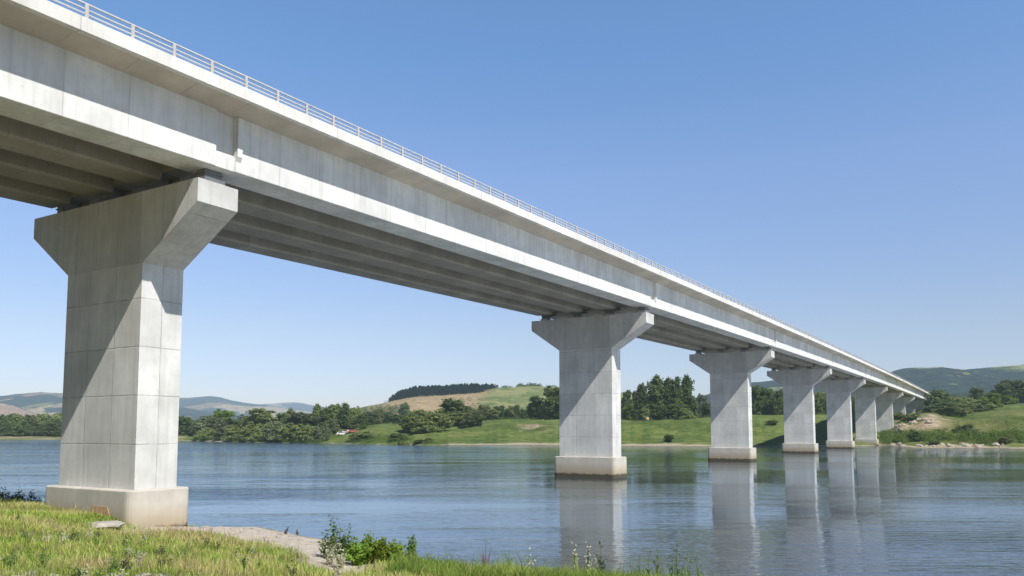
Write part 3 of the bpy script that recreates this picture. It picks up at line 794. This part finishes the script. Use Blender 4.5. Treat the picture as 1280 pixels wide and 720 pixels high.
for i in range(900):
    px = rr.uniform(482, 622); D = rr.uniform(985, 1160)
    lo = np.interp(px, [482, 500, 520, 560, 600, 622], [1130, 1020, 985, 985, 1000, 1100])
    if D < lo: continue
    x = xat(px, D); z = on_hill(x, D)
    if z is None: continue
    hh = 13 * rr.uniform(.75, 1.1) * float(np.interp(px, [482, 492, 500], [.45, .8, 1]))
    hh *= float(np.interp(px, [596, 612, 622], [1, .72, .5]))
    spots.append((x, D, z, hh * .86))
wood('pine_wood', spots, leafP, 3, 'dark pine wood along the top of the plateau', 6.5)
spots = []
for px0, px1, n, h in ((622, 642, 22, 6), (646, 678, 60, 9), (684, 700, 20, 7), (777, 792, 20, 7)):
    for i in range(n):
        px = rr.uniform(px0, px1); D = rr.uniform(1130, 1165); x = xat(px, D); z = on_hill(x, D)
        if z is not None: spots.append((x, D, z, h * rr.uniform(.6, 1.1) * (1 - .5 * abs((px - (px0 + px1) / 2) / (px1 - px0)))))
wood('hilltop_wood', spots, leafB, 4, 'scattered low woods on the skyline of the plateau', 7, False)
spots = []
for i in range(420):
    px = rr.choice([rr.uniform(452, 500), rr.uniform(628, 690), rr.uniform(560, 640)]); D = rr.uniform(640, 880); x = xat(px, D); z = on_hill(x, D)
    z = max(z if z is not None else -99, gh(x, D))
    if fbm(np.array([x]), np.array([D]), 3, .012, 3)[0] < .02: continue
    spots.append((x, D, z, rr.uniform(3.5, 7)))
wood('hedge_wood', spots, leafB, 5, 'hedges and small woods scattered on the lower fields', 7, False)
spots = []
for i in range(900):
    px = rr.choice([rr.uniform(-60, 470), rr.uniform(690, 1100), rr.uniform(690, 1100), rr.uniform(220, 480)]); D = rr.uniform(540, 660); x = xat(px, D)
    h0 = float(np.interp(px, [-60, 230, 470, 700, 1000, 1290], [7, 7, 8, 9, 14, 14]))
    spots.append((x, D, gh(x, D), h0 * rr.uniform(.6, 1.1)))
wood('far_wood', spots, leafB, 6, 'continuous belt of woodland behind the river trees', 8, False, 90)

# low shrubs on the far bank: rough cover nobody could count
spots = []
for i in range(11000):
    px = rr.uniform(395, 1285)
    Ds = float(np.interp(px, cpx, cDs)); qd = rr.uniform(6, 130) if rr.random() < .7 else rr.uniform(6, 40)
    D = Ds + qd; x = xat(px, D)
    dens = fbm(np.array([x]), np.array([D]), 7, .05, 3)[0]
    thr = .10 if px < 1100 else (-.15 + .35 * (qd / 90) ** .8)
    if abs(px - 1155) < 22 and 55 < qd < 115: continue
    if dens < thr: continue
    spots.append((x, D, gh(x, D) - .1, rr.uniform(.5, 1.5) * ((2.0 if qd < 45 else 1.3) if px > 1100 else 1)))
leafG = leaf_mat('scrub_leaves', (.085, .13, .035), (.20, .27, .07))
wood('undergrowth', spots, leafG, 8, 'low green scrub covering the far river bank', 2.4, False, 26)
spots = []
for i in range(2500):
    px = rr.uniform(225, 560); Ds = float(np.interp(px, cpx, cDs)); qd = rr.uniform(1, 14); D = Ds + qd; x = xat(px, D)
    if fbm(np.array([x]), np.array([D]), 17, .06, 3)[0] < -.05: continue
    spots.append((x, D, gh(x, D) - .1, rr.uniform(.6, 1.8)))
wood('reed_bed', spots, leafG, 9, 'reeds and low bushes at the left far water edge', 1.8, False, 22)

bush_mesh = {}
def bush(px, py, wpx, hpx, D, mat, label, group=None):
    x = xat(px, D); w = wpx / F * D; h = hpx / F * D
    r_ = empty('bush', (x, D, gh(x, D) - .1), random.uniform(0, 6)); r_.scale = (w / 11.5, w / 11.5, h / 9.5)
    key = (mat, random.randrange(3))
    kk = ('dome' if wpx > 12 else 'round', key[1], mat)
    if wpx <= 12: r_.scale = (w / 7.6, w / 7.6, h / 9.5)
    if kk not in cmesh:
        me = CR[kk[0]][key[1]].copy(); me.materials.clear(); me.materials.append(MATS[mat]); cmesh[kk] = me
    c = bpy.data.objects.new('foliage', cmesh[kk]); c.parent = r_; col.objects.link(c)
    tag(r_, label, 'bush', group)
bush(835, 541, 10, 9, 268, 'b', 'single dark bush on the grass bank below the great poplars')
bush(965, 521, 9, 6, 300, 'b', 'dark bush on the grass between third and fourth piers')
bush(506, 546, 14, 6, 282, 'a', 'low bush in the grass left of the shaded hollow')
bush(523, 547, 10, 5, 281, 'b', 'small dark bush by the shore under the big willows')
bush(536, 547, 9, 5, 281, 'a', 'rightmost small bush on the shore under the big willows')
bush(500, 541, 22, 8, 298, 'b', 'dark wide bush in the shade left of the big willows')
bush(453, 541, 26, 9, 310, 'a', 'wide green bush on the slope below the parked cars')
bush(1142, 540, 17, 13, 262, 'b', 'bluish green bush before the pale rock face')
bush(1126, 543, 14, 7, 262, 'c', 'bright bush at the foot of the seventh pier')
bush(1139, 525, 12, 12, 315, 'a', 'bush growing on top of the brown rocks')
bush(1177, 546, 16, 6, 255, 'a', 'low bush on the shore rocks under the big dark trees')
bush(1166, 557, 8, 6, 237, 'b', 'dark bush overhanging the water at the stony shore')
bush(1213, 536, 14, 9, 262, 'd', 'pale grey bush at the edge of the right field')
bush(1203, 532, 16, 9, 275, 'b', 'dark bush below the olive tree')
bush(1237, 550, 8, 6, 248, 'b', 'small dark bush in the lower right field')
bush(1222, 545, 6, 4, 255, 'b', 'tiny dark bush in the lower right field')
bush(1253, 556, 14, 8, 232, 'a', 'green bush at the shore near the right edge')
bush(1120, 519, 18, 8, 345, 'c', 'bright bush beside the eighth pier')

# ------------------------------------------------------------------ rocks
t = NT('pale_stone'); pos = t.n('TexCoord').outputs['Object']
M['stone'] = t.end(t.bsdf(t.ramp(t.noise(pos, 2.5, 6, .7), [(.3, (.25, .20, .15)), (.55, (.48, .42, .34)), (.75, (.62, .58, .50))]), .95, t.bump(t.noise(pos, 5, 5), .6, .1)))
def rock_mesh(seed, sub=2):
    bm = bmesh.new(); bmesh.ops.create_icosphere(bm, subdivisions=sub, radius=1)
    for v in bm.verts:
        p = v.co.copy(); n = mnoise.noise(p * 1.3 + Vector((seed * 3.1, 0, 0))) * .45 + mnoise.noise(p * 3.1 + Vector((0, seed, 0))) * .15
        v.co = p * (1 + n); v.co.z *= .62
        v.co = Vector([round(c * 4) / 4 * .35 + c * .65 for c in v.co])
    me = bpy.data.meshes.new('rock'); bm.to_mesh(me); bm.free(); me.materials.append(M['stone']); return me
RK = [rock_mesh(i) for i in range(5)]
def rock_at(x, y, s, label, group=None, name='rock', sq=1.0, mi=None):
    o = bpy.data.objects.new(name, RK[random.randrange(5) if mi is None else mi]); o.location = (x, y, gh(x, y) + .1 * s)
    o.rotation_euler = (random.uniform(-.2, .2), random.uniform(-.2, .2), random.uniform(0, 6)); o.scale = (s, s * random.uniform(.7, 1.1), s * sq)
    col.objects.link(o); tag(o, label, 'rock', group); return o
for i in range(46):
    px = random.uniform(1112, 1252); D = float(np.interp(px, cpx, cDs)) + random.uniform(0, 6)
    rock_at(xat(px, D), D, random.uniform(.35, 1.1), 'pale stone on the shore beyond the seventh pier', 'stones along the right far shore')
for i in range(11):
    px = random.uniform(1138, 1176); D = float(np.interp(px, cpx, cDs)) + random.uniform(66, 84)
    rock_at(xat(px, D), D, random.uniform(.8, 1.7), 'broad pale boulder in the rock face under the bridge end', 'boulders of the pale rock face', sq=.8)
for i in range(8):
    px = random.uniform(1118, 1134); D = float(np.interp(px, cpx, cDs)) + random.uniform(36, 60)
    rock_at(xat(px, D), D, random.uniform(.7, 1.3), 'brown boulder beside the seventh and eighth piers', 'brown boulders by the far piers')

# ------------------------------------------------------------------ parked cars and a straw bale on the far bank
def car(px, D, colr, label, rz):
    x = xat(px, D); r_ = empty('parked_car', (x, D, gh(x, D)), rz)
    t = NT('car_paint'); pm = t.end(t.bsdf(colr, .3, spec=.5))
    t = NT('car_glass'); gl = t.end(t.bsdf((.02, .025, .03), .1, spec=.6))
    t = NT('tyre_rubber'); ty = t.end(t.bsdf((.02, .02, .02), .8))
    mb = MB()
    prof = [(-2.1, .35), (2.1, .35), (2.15, .75), (1.95, .95), (1.1, 1.02), (.55, 1.45), (-1.2, 1.48), (-1.95, 1.05), (-2.12, .8)]
    mb.loft([[(a, y, z) for a, z in prof] for y in (-.85, .85)]); mb.bevel(.08, 2); mb.build('body', pm, r_)
    mb = MB(); mb.loft([[(a, y, z) for a, z in ((-1.6, 1.06), (.95, 1.06), (.5, 1.38), (-1.15, 1.41))] for y in (-.857, .857)]); mb.build('window', gl, r_)
    for a in (-1.3, 1.3):
        for y in (-.8, .8):
            mb = MB(); mb.tube([(a, y - .1, .33), (a, y + .1, .33)], .33, 14); mb.build('wheel', ty, r_)
    tag(r_, label, 'car')
car(427.5, 338, (.8, .8, .78), 'left of two small white cars parked under the poplars', .3)
car(434.5, 338, (.82, .82, .8), 'right of two small white cars parked under the poplars', -.5)
car(442, 336, (.48, .14, .11), 'small red car parked right of the two white cars', .1)
x = xat(808.5, 338)
t = NT('straw'); pos = t.n('TexCoord').outputs['Object']; M['straw'] = t.end(t.bsdf(t.mix(t.noise(pos, 6, 4), (.36, .27, .15), (.52, .42, .27)), 1))
mb = MB(); mb.tube([(-.7, 0, .9), (-.68, 0, .9), (.68, 0, .9), (.7, 0, .9)], [.8, 1.0, 1.0, .8], 18)
for v in mb.bm.verts: v.co += Vector((0, mnoise.noise(v.co * 2) * .12, mnoise.noise(v.co * 2.3) * .12))
o = mb.build('straw_bale', M['straw'], None, True, (x, 338, gh(x, 338))); o.scale = (.95, .95, .95)
tag(o, 'tan round straw bale on top of the bank by the poplars', 'straw bale')

# ------------------------------------------------------------------ foreground bank: grass
def blades(n, seed, tmin, tmax, dmin, dmax, hmin, hmax, keep, palette, wid=.007, dpow=1.6):
    r = np.random.default_rng(seed)
    d = dmin + (dmax - dmin) * r.uniform(0, 1, n) ** (1 / dpow)
    tt = r.uniform(tmin, tmax, n); x = tt * d; y = d
    k = keep(x, y, r); x, y = x[k], y[k]; n = len(x)
    z = ground_h(x, y)
    patch = fbm(x, y, 31, .5, 3)
    hgt = r.uniform(hmin, hmax, n) * (1 + .55 * patch) * r.choice([1, 1, 1, 1.7], n, p=[.4, .3, .27, .03])
    a = r.uniform(0, 6.28, n); w = wid * r.uniform(.7, 1.5, n) * (y / 14) ** .75
    lean = r.uniform(.1, .65, n) * hgt; la = r.uniform(0, 6.28, n)
    ux, uy = np.cos(a) * w, np.sin(a) * w
    lx, ly = np.cos(la) * lean, np.sin(la) * lean
    b = np.stack([x, y, z - .03], -1)
    v = np.zeros((n, 5, 3))
    v[:, 0] = b - np.stack([ux, uy, 0 * ux], -1); v[:, 1] = b + np.stack([ux, uy, 0 * ux], -1)
    m = b + np.stack([lx * .3, ly * .3, hgt * .6], -1)
    v[:, 2] = m + np.stack([ux, uy, 0 * ux], -1) * .75; v[:, 3] = m - np.stack([ux, uy, 0 * ux], -1) * .75
    v[:, 4] = b + np.stack([lx, ly, hgt], -1)
    i = np.arange(n)[:, None] * 5
    q4 = i + np.array([[0, 1, 2, 3]]); t3 = i + np.array([[3, 2, 4]])
    pal = np.array(palette)
    ci = np.clip(.5 + .5 * patch * 1.6 + .3 * fbm(x, y, 33, .16, 3) + r.normal(0, .22, n), 0, .999) * (len(pal) - 1)
    c0 = pal[ci.astype(int)]; c1 = pal[np.minimum(ci.astype(int) + 1, len(pal) - 1)]; f = (ci % 1)[:, None]
    c = (c0 * (1 - f) + c1 * f) * r.uniform(.75, 1.25, (n, 1))
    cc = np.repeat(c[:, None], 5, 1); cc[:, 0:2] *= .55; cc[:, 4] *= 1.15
    return v.reshape(-1, 3), [q4, t3], cc.reshape(-1, 3)
t = NT('grass_blade'); cA = t.n('Attribute', attribute_name='tint').outputs['Color']
d_ = t.n('BsdfDiffuse', i_Color=cA).outputs[0]; tr_ = t.n('BsdfTranslucent', i_Color=cA).outputs[0]
M['blade'] = t.end(t.n('MixShader', i_0=.35, i_1=d_, i_2=tr_).outputs[0], haze=False)
def in_footing(x, y):
    A = -x * math.cos(TH) + y * math.sin(TH); Yb = x * math.sin(TH) + y * math.cos(TH)
    return (A > AC - SH - .9) & (A < AC + SH + .9) & (Yb > Y1 - .55) & (Yb < Y1 + T + .55)
def keep_grass(x, y, r):
    s = near_s(x, y); k = sandy(x, y)
    edge = (s + fbm(x, y, 11, .6, 3) * 1.5 - 5.0) / 1.6
    pr = k * np.clip(edge, .0, 1) + (1 - k) * np.clip((s - .1) / .5, 0, 1)
    bare = smooth(fbm(x, y, 12, .45, 4), .02, .26) * smooth(-y, -20, -13)
    pr = pr * (1 - .9 * bare) * (.55 + .45 * smooth(fbm(x, y, 35, .9, 3), -.3, .1))
    return (r.uniform(0, 1, len(x)) < pr) & ~in_footing(x, y)
greens = [(.19, .30, .06), (.30, .43, .08), (.42, .54, .11), (.50, .57, .15), (.60, .58, .22), (.64, .54, .30)]
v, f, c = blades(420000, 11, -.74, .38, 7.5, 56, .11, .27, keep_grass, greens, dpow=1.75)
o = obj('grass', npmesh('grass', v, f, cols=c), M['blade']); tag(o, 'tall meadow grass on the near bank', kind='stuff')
def keep_lush(x, y, r):
    s = near_s(x, y)
    return (s > .1) & (s < 5.5) & (x > -3.5) & (x < 9) & (fbm(x, y, 36, .9, 3) > -.35)
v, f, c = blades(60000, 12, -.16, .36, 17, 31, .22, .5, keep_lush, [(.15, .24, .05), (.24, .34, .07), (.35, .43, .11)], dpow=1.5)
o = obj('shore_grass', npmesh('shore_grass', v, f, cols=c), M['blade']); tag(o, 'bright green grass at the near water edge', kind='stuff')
def keep_dry(x, y, r):
    return keep_grass(x, y, r) & (fbm(x, y, 37, .35, 3) > .08)
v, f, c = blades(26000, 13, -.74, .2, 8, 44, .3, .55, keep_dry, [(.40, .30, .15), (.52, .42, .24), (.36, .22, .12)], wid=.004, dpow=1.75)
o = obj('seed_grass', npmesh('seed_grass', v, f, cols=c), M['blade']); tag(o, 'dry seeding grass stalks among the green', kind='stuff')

# ------------------------------------------------------------------ foreground plants
def leafy_plant(name, px, py, hgt, spread, nst, leafn, leaf, mat, label, D=None, cat='plant', group=None, stemc='bark', ztop=None, up=.75, seed=1, leafz=(.15, 1)):
    r = random.Random(seed); rn = np.random.default_rng(seed)
    x = xat(px, D); r_ = empty(name, (x, D, gh(x, D) - .03))
    mb = MB(); C, N = [], []
    for k in range(nst):
        a = r.uniform(0, 6.28); sp = spread * r.uniform(.15, 1.0); hh = hgt * r.uniform(.55, 1.0) * (1 - .35 * sp / max(spread, .01))
        if k == 0: sp *= .2; hh = hgt
        pts = [(math.cos(a) * sp * (u ** 1.3) + r.uniform(-.02, .02), math.sin(a) * sp * (u ** 1.3) + r.uniform(-.02, .02), hh * u) for u in (0, .33, .66, 1)]
        mb.tube(pts, [.012 * hgt + .003, .009 * hgt + .002, .006 * hgt + .002, .002], 5)
        P = np.array(pts)
        us = rn.uniform(leafz[0], leafz[1], leafn) * 3
        i = np.minimum(us.astype(int), 2); f = (us - i)[:, None]
        p = P[i] * (1 - f) + P[i + 1] * f
        off = rn.normal(size=(leafn, 3)) * np.array([1, 1, .6]); off /= np.linalg.norm(off, axis=1, keepdims=True)
        C.append(p + off * (leaf * 1.6) * rn.uniform(.5, 1.6, (leafn, 1))); N.append(off * .6 + rn.normal(size=(leafn, 3)) * .5 + np.array([0, -.1, .6]))
    mb.build('stem', M[stemc], r_)
    if leafn:
        C = np.concatenate(C); C[:, 2] = np.maximum(C[:, 2], .02)
        v, f = quads(C, np.concatenate(N), leaf * rn.uniform(.6, 1.2, len(C)), .75, rn)
        obj('leaves', npmesh('leaves', v, f), mat, r_)
    tag(r_, label, cat, group); return r_
nl1 = leaf_mat('near_leaf_green', (.10, .17, .05), (.22, .33, .09), haze=False)
nl2 = leaf_mat('near_leaf_bright', (.15, .25, .035), (.30, .43, .08), haze=False)
nl3 = leaf_mat('near_leaf_dark', (.03, .06, .035), (.08, .13, .08), haze=False)
nl4 = leaf_mat('near_leaf_pale', (.38, .38, .24), (.78, .76, .60), haze=False)
t = NT('red_twig'); M['twig'] = t.end(t.bsdf((.20, .11, .10), .9), False)
t = NT('green_stem'); M['gstem'] = t.end(t.bsdf((.14, .17, .06), .9), False)
# heights in metres from the photo: 1 px is about D / 989 m
leafy_plant('sapling', 419, 0, 1.55, .28, 5, 60, .07, nl1, 'tallest leafy sapling in front of the gravel beach', D=28, cat='sapling', seed=3)
leafy_plant('sapling', 409, 0, 1.0, .25, 3, 45, .06, nl1, 'short sapling leaning left of the tallest one', D=28.2, cat='sapling', seed=4)
leafy_plant('sapling', 428, 0, 1.2, .25, 5, 50, .065, nl1, 'slim sapling close on the right of the tallest one', D=28.3, cat='sapling', seed=5)
leafy_plant('sapling', 438, 0, 1.25, .4, 6, 60, .07, nl1, 'sapling with twin tops left of the green bush', D=28, cat='sapling', seed=6)
leafy_plant('shrub', 450, 0, .95, .55, 26, 80, .06, nl2, 'left part shrub of the bright bush with fresh leaves', D=27, cat='shrub', seed=7)
leafy_plant('shrub', 464, 0, 1.1, .6, 34, 90, .06, nl2, 'fullest bright green shrub near the water', D=27.2, cat='shrub', seed=8)
leafy_plant('shrub', 480, 0, .9, .55, 28, 85, .06, nl2, 'bright shrub right of the fullest one', D=27, cat='shrub', seed=9)
leafy_plant('shrub', 496, 0, .85, .45, 22, 80, .06, nl2, 'rightmost bright shrub of the thicket', D=27, cat='shrub', seed=10)
leafy_plant('sapling', 517, 0, 1.05, .28, 7, 60, .065, nl1, 'dark sapling standing apart right of the shrub thicket', D=26.6, cat='sapling', seed=11)
leafy_plant('flowering_weed', 416, 0, .85, .35, 12, 34, .045, nl4, 'pale flowering weed at the foot of the tallest sapling', D=26.5, cat='weed', stemc='gstem', seed=12)
leafy_plant('flowering_weed', 430, 0, .8, .4, 14, 34, .045, nl4, 'pale flowering weed between saplings and bush', D=26, cat='weed', stemc='gstem', seed=13)
leafy_plant('flowering_weed', 424, 0, .6, .25, 5, 20, .05, nl4, 'lowest white flowering weed before the saplings', D=22.5, cat='weed', stemc='gstem', seed=14)
leafy_plant('bare_shrub', 607, 0, 1.35, .38, 14, 0, .03, None, 'leafless reddish shrub standing over the water', D=25.4, cat='shrub', stemc='twig', seed=15)
k = 0
for px, h, lab, mt in ((716, 1.0, 'leftmost dry weed stalk over the pier reflection', nl4), (733, 1.05, 'middle dry weed stalk over the pier reflection', nl4), (750, 1.0, 'dark seeded weed stalk over the pier reflection', nl3), (742, .7, 'short dry weed between the taller stalks', nl4),
                      (797, .75, 'first thin green weed right of the pale reflection', nl1), (808, .85, 'leafy green weed beside the first thin one', nl1), (820, .95, 'upright dark leaved weed at the shore', nl1), (838, .9, 'weed with few leaves between two leafy ones', nl1), (843, 1.15, 'tallest thin weed at the lower right shore', nl1), (857, .95, 'bushy bright weed near the right end of the grass', nl2), (868, .9, 'last weed at the right end of the grass', nl2), (850, .55, 'low grassy weed at the right end', nl2),
                      (636, .7, 'thin weed between bare shrub and pale stone', nl2), (662, .75, 'pale thin stalk behind the pale stone', nl4)):
    k += 1
    D = 30.0
    while near_s(np.array([xat(px, D)]), np.array([D]))[0] < .35 + .25 * (k % 4): D -= .1
    leafy_plant('weed', px, 0, h * 1.35, .16, 4, 26, .042, mt, lab, D=D, cat='weed', stemc='gstem', seed=30 + k)
gw = 'dark shrubs along the far left crest'
for i, (px, h) in enumerate(((2, 1.0), (10, .85), (-12, 1.0), (18, .65), (30, .9), (35, .7), (44, .8), (52, .55), (-30, .9), (25, .5), (60, .5))):
    leafy_plant('dark_shrub', px, 0, h * 1.35, .7, 9, 30, .07, nl3, 'dark shrub behind the grass at the left of the first pier', D=50 + (i % 3), cat='shrub', group=gw, seed=60 + i)
wl = ['grey green weed in the meadow']
gw = 'leafy weeds in the near meadow'
for i in range(110):
    d = random.uniform(11, 31); px = random.uniform(5, 400)
    x = xat(px, d)
    if not (near_s(np.array([x]), np.array([d]))[0] > 8): continue
    leafy_plant('meadow_weed', px, 0, random.uniform(.25, .55), .2, 5, 30, .032, [nl1, nl2, nl4, nl3, nl1][i % 5], 'small leafy weed among the meadow grass', D=d, cat='weed', group=gw, stemc='gstem', seed=100 + i)

# stones in the near grass
t = NT('grey_stone'); pos = t.n('TexCoord').outputs['Object']
M['gstone'] = t.end(t.bsdf(t.ramp(t.noise(pos, 2.5, 6, .7), [(.3, (.30, .27, .24)), (.55, (.48, .44, .39)), (.75, (.66, .62, .56))]), .95, t.bump(t.noise(pos, 6, 5), .6, .1)), False)
GR = []
for m in RK:
    m2 = m.copy(); m2.materials.clear(); m2.materials.append(M['gstone']); GR.append(m2)
def near_rock(px, py, z, s, label, group=None, sq=1, name='stone'):
    d = (H - z) * F / (py - HOR); x = xat(px, d)
    for _ in range(6):
        z = gh(x, d); d = (H - z - s * .3) * F / (py - HOR); x = xat(px, d)
    o = bpy.data.objects.new(name, GR[random.randrange(5)]); o.location = (x, d, gh(x, d) + s * .12 * sq)
    o.rotation_euler = (0, 0, random.uniform(0, 6)); o.scale = (s, s * .8, s * sq * .8); col.objects.link(o); tag(o, label, 'stone', group)
near_rock(130, 648, 1, .95, 'flat white stone slab lying against the first pier footing', sq=.35)
near_rock(667, 712, 0.4, .3, 'pale pinkish stone in the grass at the near shore', sq=.6)
near_rock(655, 713, 0.4, .2, 'smaller stone left of the pale pinkish one', sq=.6)
for i in range(46):
    px, py = random.choice([(random.uniform(0, 60), random.uniform(706, 722)), (random.uniform(140, 215), random.uniform(712, 724)), (random.uniform(0, 330), random.uniform(690, 722))])
    near_rock(px, py, 2, random.uniform(.05, .16), 'small whitish stone in thin grass at the bottom left', 'stones in the thin grass', sq=.6)
for i in range(60):
    px = random.uniform(255, 425); d = random.uniform(32.5, 40.0); x = xat(px, d)
    if near_s(np.array([x]), np.array([d]))[0] < .3: continue
    o = bpy.data.objects.new('pebble', GR[i % 5]); s = random.uniform(.05, .14); o.location = (x, d, gh(x, d) + .02); o.scale = (s, s, s * .7); o.rotation_euler = (0, 0, i)
    col.objects.link(o); tag(o, 'loose pebble on the gravel beach by the first pier', 'pebble', 'pebbles on the gravel beach')

# timber board leaning on the footing
def bw(A, Yb): return (-A * math.cos(TH) + Yb * math.sin(TH), Yb * math.cos(TH) + A * math.sin(TH))
t = NT('weathered_board'); pos = t.n('TexCoord').outputs['Object']
M['board'] = t.end(t.bsdf(t.mix(t.noise(t.mapv(pos, (1, 8, 8)), 2, 4), (.30, .19, .10), (.45, .31, .19)), .9), False)
x0, y0 = bw(35.6, Y1 - .62)
mb = MB(); mb.loft([[(-1.0, 0, 0), (.9, 0, 0), (.9, .05, 0), (-1.0, .05, 0)], [(-1.0, .16, .72), (.2, .16, .72), (.2, .21, .72), (-1.0, .21, .72)]]); mb.bevel(.008)
o = mb.build('wooden_board', M['board'], None, loc=(x0, y0, gh(x0, y0) - .28)); o.rotation_euler = (0, 0, -TH)
o.location.x -= .02; o.location.y -= .1
tag(o, 'brown wooden board leaning against the first pier footing', 'board')

# two small dark birds on the beach
def bird(px, D, label, rz, s=1.0):
    x = xat(px, D); r_ = empty('bird', (x, D, gh(x, D)), rz); r_.scale = (s, s, s)
    t = NT('dark_feathers'); pos = t.n('TexCoord').outputs['Object']
    fm = t.end(t.bsdf(t.mix(t.noise(pos, 30, 3), (.03, .03, .035), (.09, .075, .07)), .7), False)
    t = NT('beak'); bk = t.end(t.bsdf((.12, .08, .04), .6), False)
    mb = MB()
    mb.tube([(-.16, 0, .10), (-.12, 0, .115), (-.06, 0, .16), (0, 0, .21), (.045, 0, .27), (.06, 0, .32), (.075, 0, .355), (.095, 0, .37), (.12, 0, .365)], [.008, .03, .06, .07, .052, .032, .034, .033, .012], 10)
    b = mb.build('body', fm, r_, True)
    mb = MB(); mb.tube([(.115, 0, .366), (.165, 0, .357)], [.011, .002], 6); mb.build('beak', bk, r_)
    for y in (-.025, .025):
        mb = MB(); mb.tube([(.0, y, .16), (.005, y, .06), (-.005, y, .005)], [.012, .006, .005], 5); mb.box(-.01, .045, y - .012, y + .012, 0, .006); mb.build('leg', bk, r_)
    for y in (-.062, .062):
        mb = MB(); mb.tube([(.03, y * .8, .25), (-.04, y, .19), (-.14, y * .6, .115)], [.012, .03, .006], 8); mb.build('wing', fm, r_, True)
    tag(r_, label, 'bird')
def shore_d(px):
    d = 30.
    while d < 45 and near_s(np.array([xat(px, d)]), np.array([d]))[0] > 1.0: d += .1
    return d
bird(362, shore_d(362), 'left and larger of two small dark birds on the gravel shore', .9, .82)
bird(375, shore_d(375), 'right and slimmer of two small dark birds on the gravel shore', 2.0, .75)

# ------------------------------------------------------------------ light, sky, camera
cam = bpy.data.cameras.new('camera'); co_ = bpy.data.objects.new('camera', cam); col.objects.link(co_)
cam.sensor_width = 36; cam.lens = F / 1280 * 36; cam.shift_y = SHY / 1280
cam.clip_start = .1; cam.clip_end = 40000
co_.location = (0, 0, H); co_.rotation_euler = (math.pi / 2 + PITCH, 0, 0)
scene.camera = co_
ca, sa = math.cos(TH), math.sin(TH)
sA, sY, sZ = -.62, -.21, .744
sun_v = Vector((-sA * -1 * -1 * ca, 0, 0))
sun_v = Vector((-ca * sA + sa * sY, sa * sA + ca * sY, sZ)).normalized()
sd = bpy.data.lights.new('sun', 'SUN'); sd.energy = 5.0; sd.angle = R(.53); sd.color = (1, .965, .90)
so = bpy.data.objects.new('sun', sd); so.rotation_euler = sun_v.to_track_quat('Z', 'Y').to_euler(); col.objects.link(so)
elev = math.asin(sun_v.z); az = math.atan2(sun_v.x, sun_v.y)
SKYR = [(0.0, (.60, .62, .86)), (.05, (.68, .68, .84)), (.12, (.84, .78, .84)), (.31, (1.05, 1.05, 1.15)), (.44, (.94, 1.14, 1.28)), (.53, (1.0, 1.2, 1.33)), (.66, (.34, .35, .37)), (1., (.22, .23, .25))]  # multipliers by elevation; sky overhead dimmed to cut the fill light
w = bpy.data.worlds.new('World'); scene.world = w; w.use_nodes = True
nt = w.node_tree; bg = nt.nodes['Background']
sk = nt.nodes.new('ShaderNodeTexSky'); sk.sky_type = 'NISHITA'; sk.sun_disc = False
sk.sun_elevation = elev; sk.sun_rotation = az; sk.altitude = 100; sk.air_density = 1.0; sk.dust_density = .45; sk.ozone_density = 1.6
tc = nt.nodes.new('ShaderNodeTexCoord'); sp = nt.nodes.new('ShaderNodeSeparateXYZ'); nt.links.new(tc.outputs['Generated'], sp.inputs[0])
rp = nt.nodes.new('ShaderNodeValToRGB'); nt.links.new(sp.outputs[2], rp.inputs[0]); cr = rp.color_ramp
for i, (p, c) in enumerate(SKYR):
    e = cr.elements[i] if i < 2 else cr.elements.new(p)
    e.position = p; e.color = c + (1,)
mrng = nt.nodes.new('ShaderNodeMapRange'); mrng.interpolation_type = 'SMOOTHSTEP'      # sky dimmed behind the camera to darken the shade on the concrete
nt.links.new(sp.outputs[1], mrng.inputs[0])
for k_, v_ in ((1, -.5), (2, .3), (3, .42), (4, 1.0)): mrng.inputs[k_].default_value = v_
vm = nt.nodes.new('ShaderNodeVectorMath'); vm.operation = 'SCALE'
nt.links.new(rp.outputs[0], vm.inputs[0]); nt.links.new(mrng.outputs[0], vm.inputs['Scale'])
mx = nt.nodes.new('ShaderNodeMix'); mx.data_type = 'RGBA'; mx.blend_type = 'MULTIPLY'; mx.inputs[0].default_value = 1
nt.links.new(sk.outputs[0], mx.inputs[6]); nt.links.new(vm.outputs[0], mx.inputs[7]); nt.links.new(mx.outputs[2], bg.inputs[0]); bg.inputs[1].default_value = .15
scene.view_settings.view_transform = 'Standard'; scene.view_settings.look = 'None'; scene.view_settings.exposure = 0
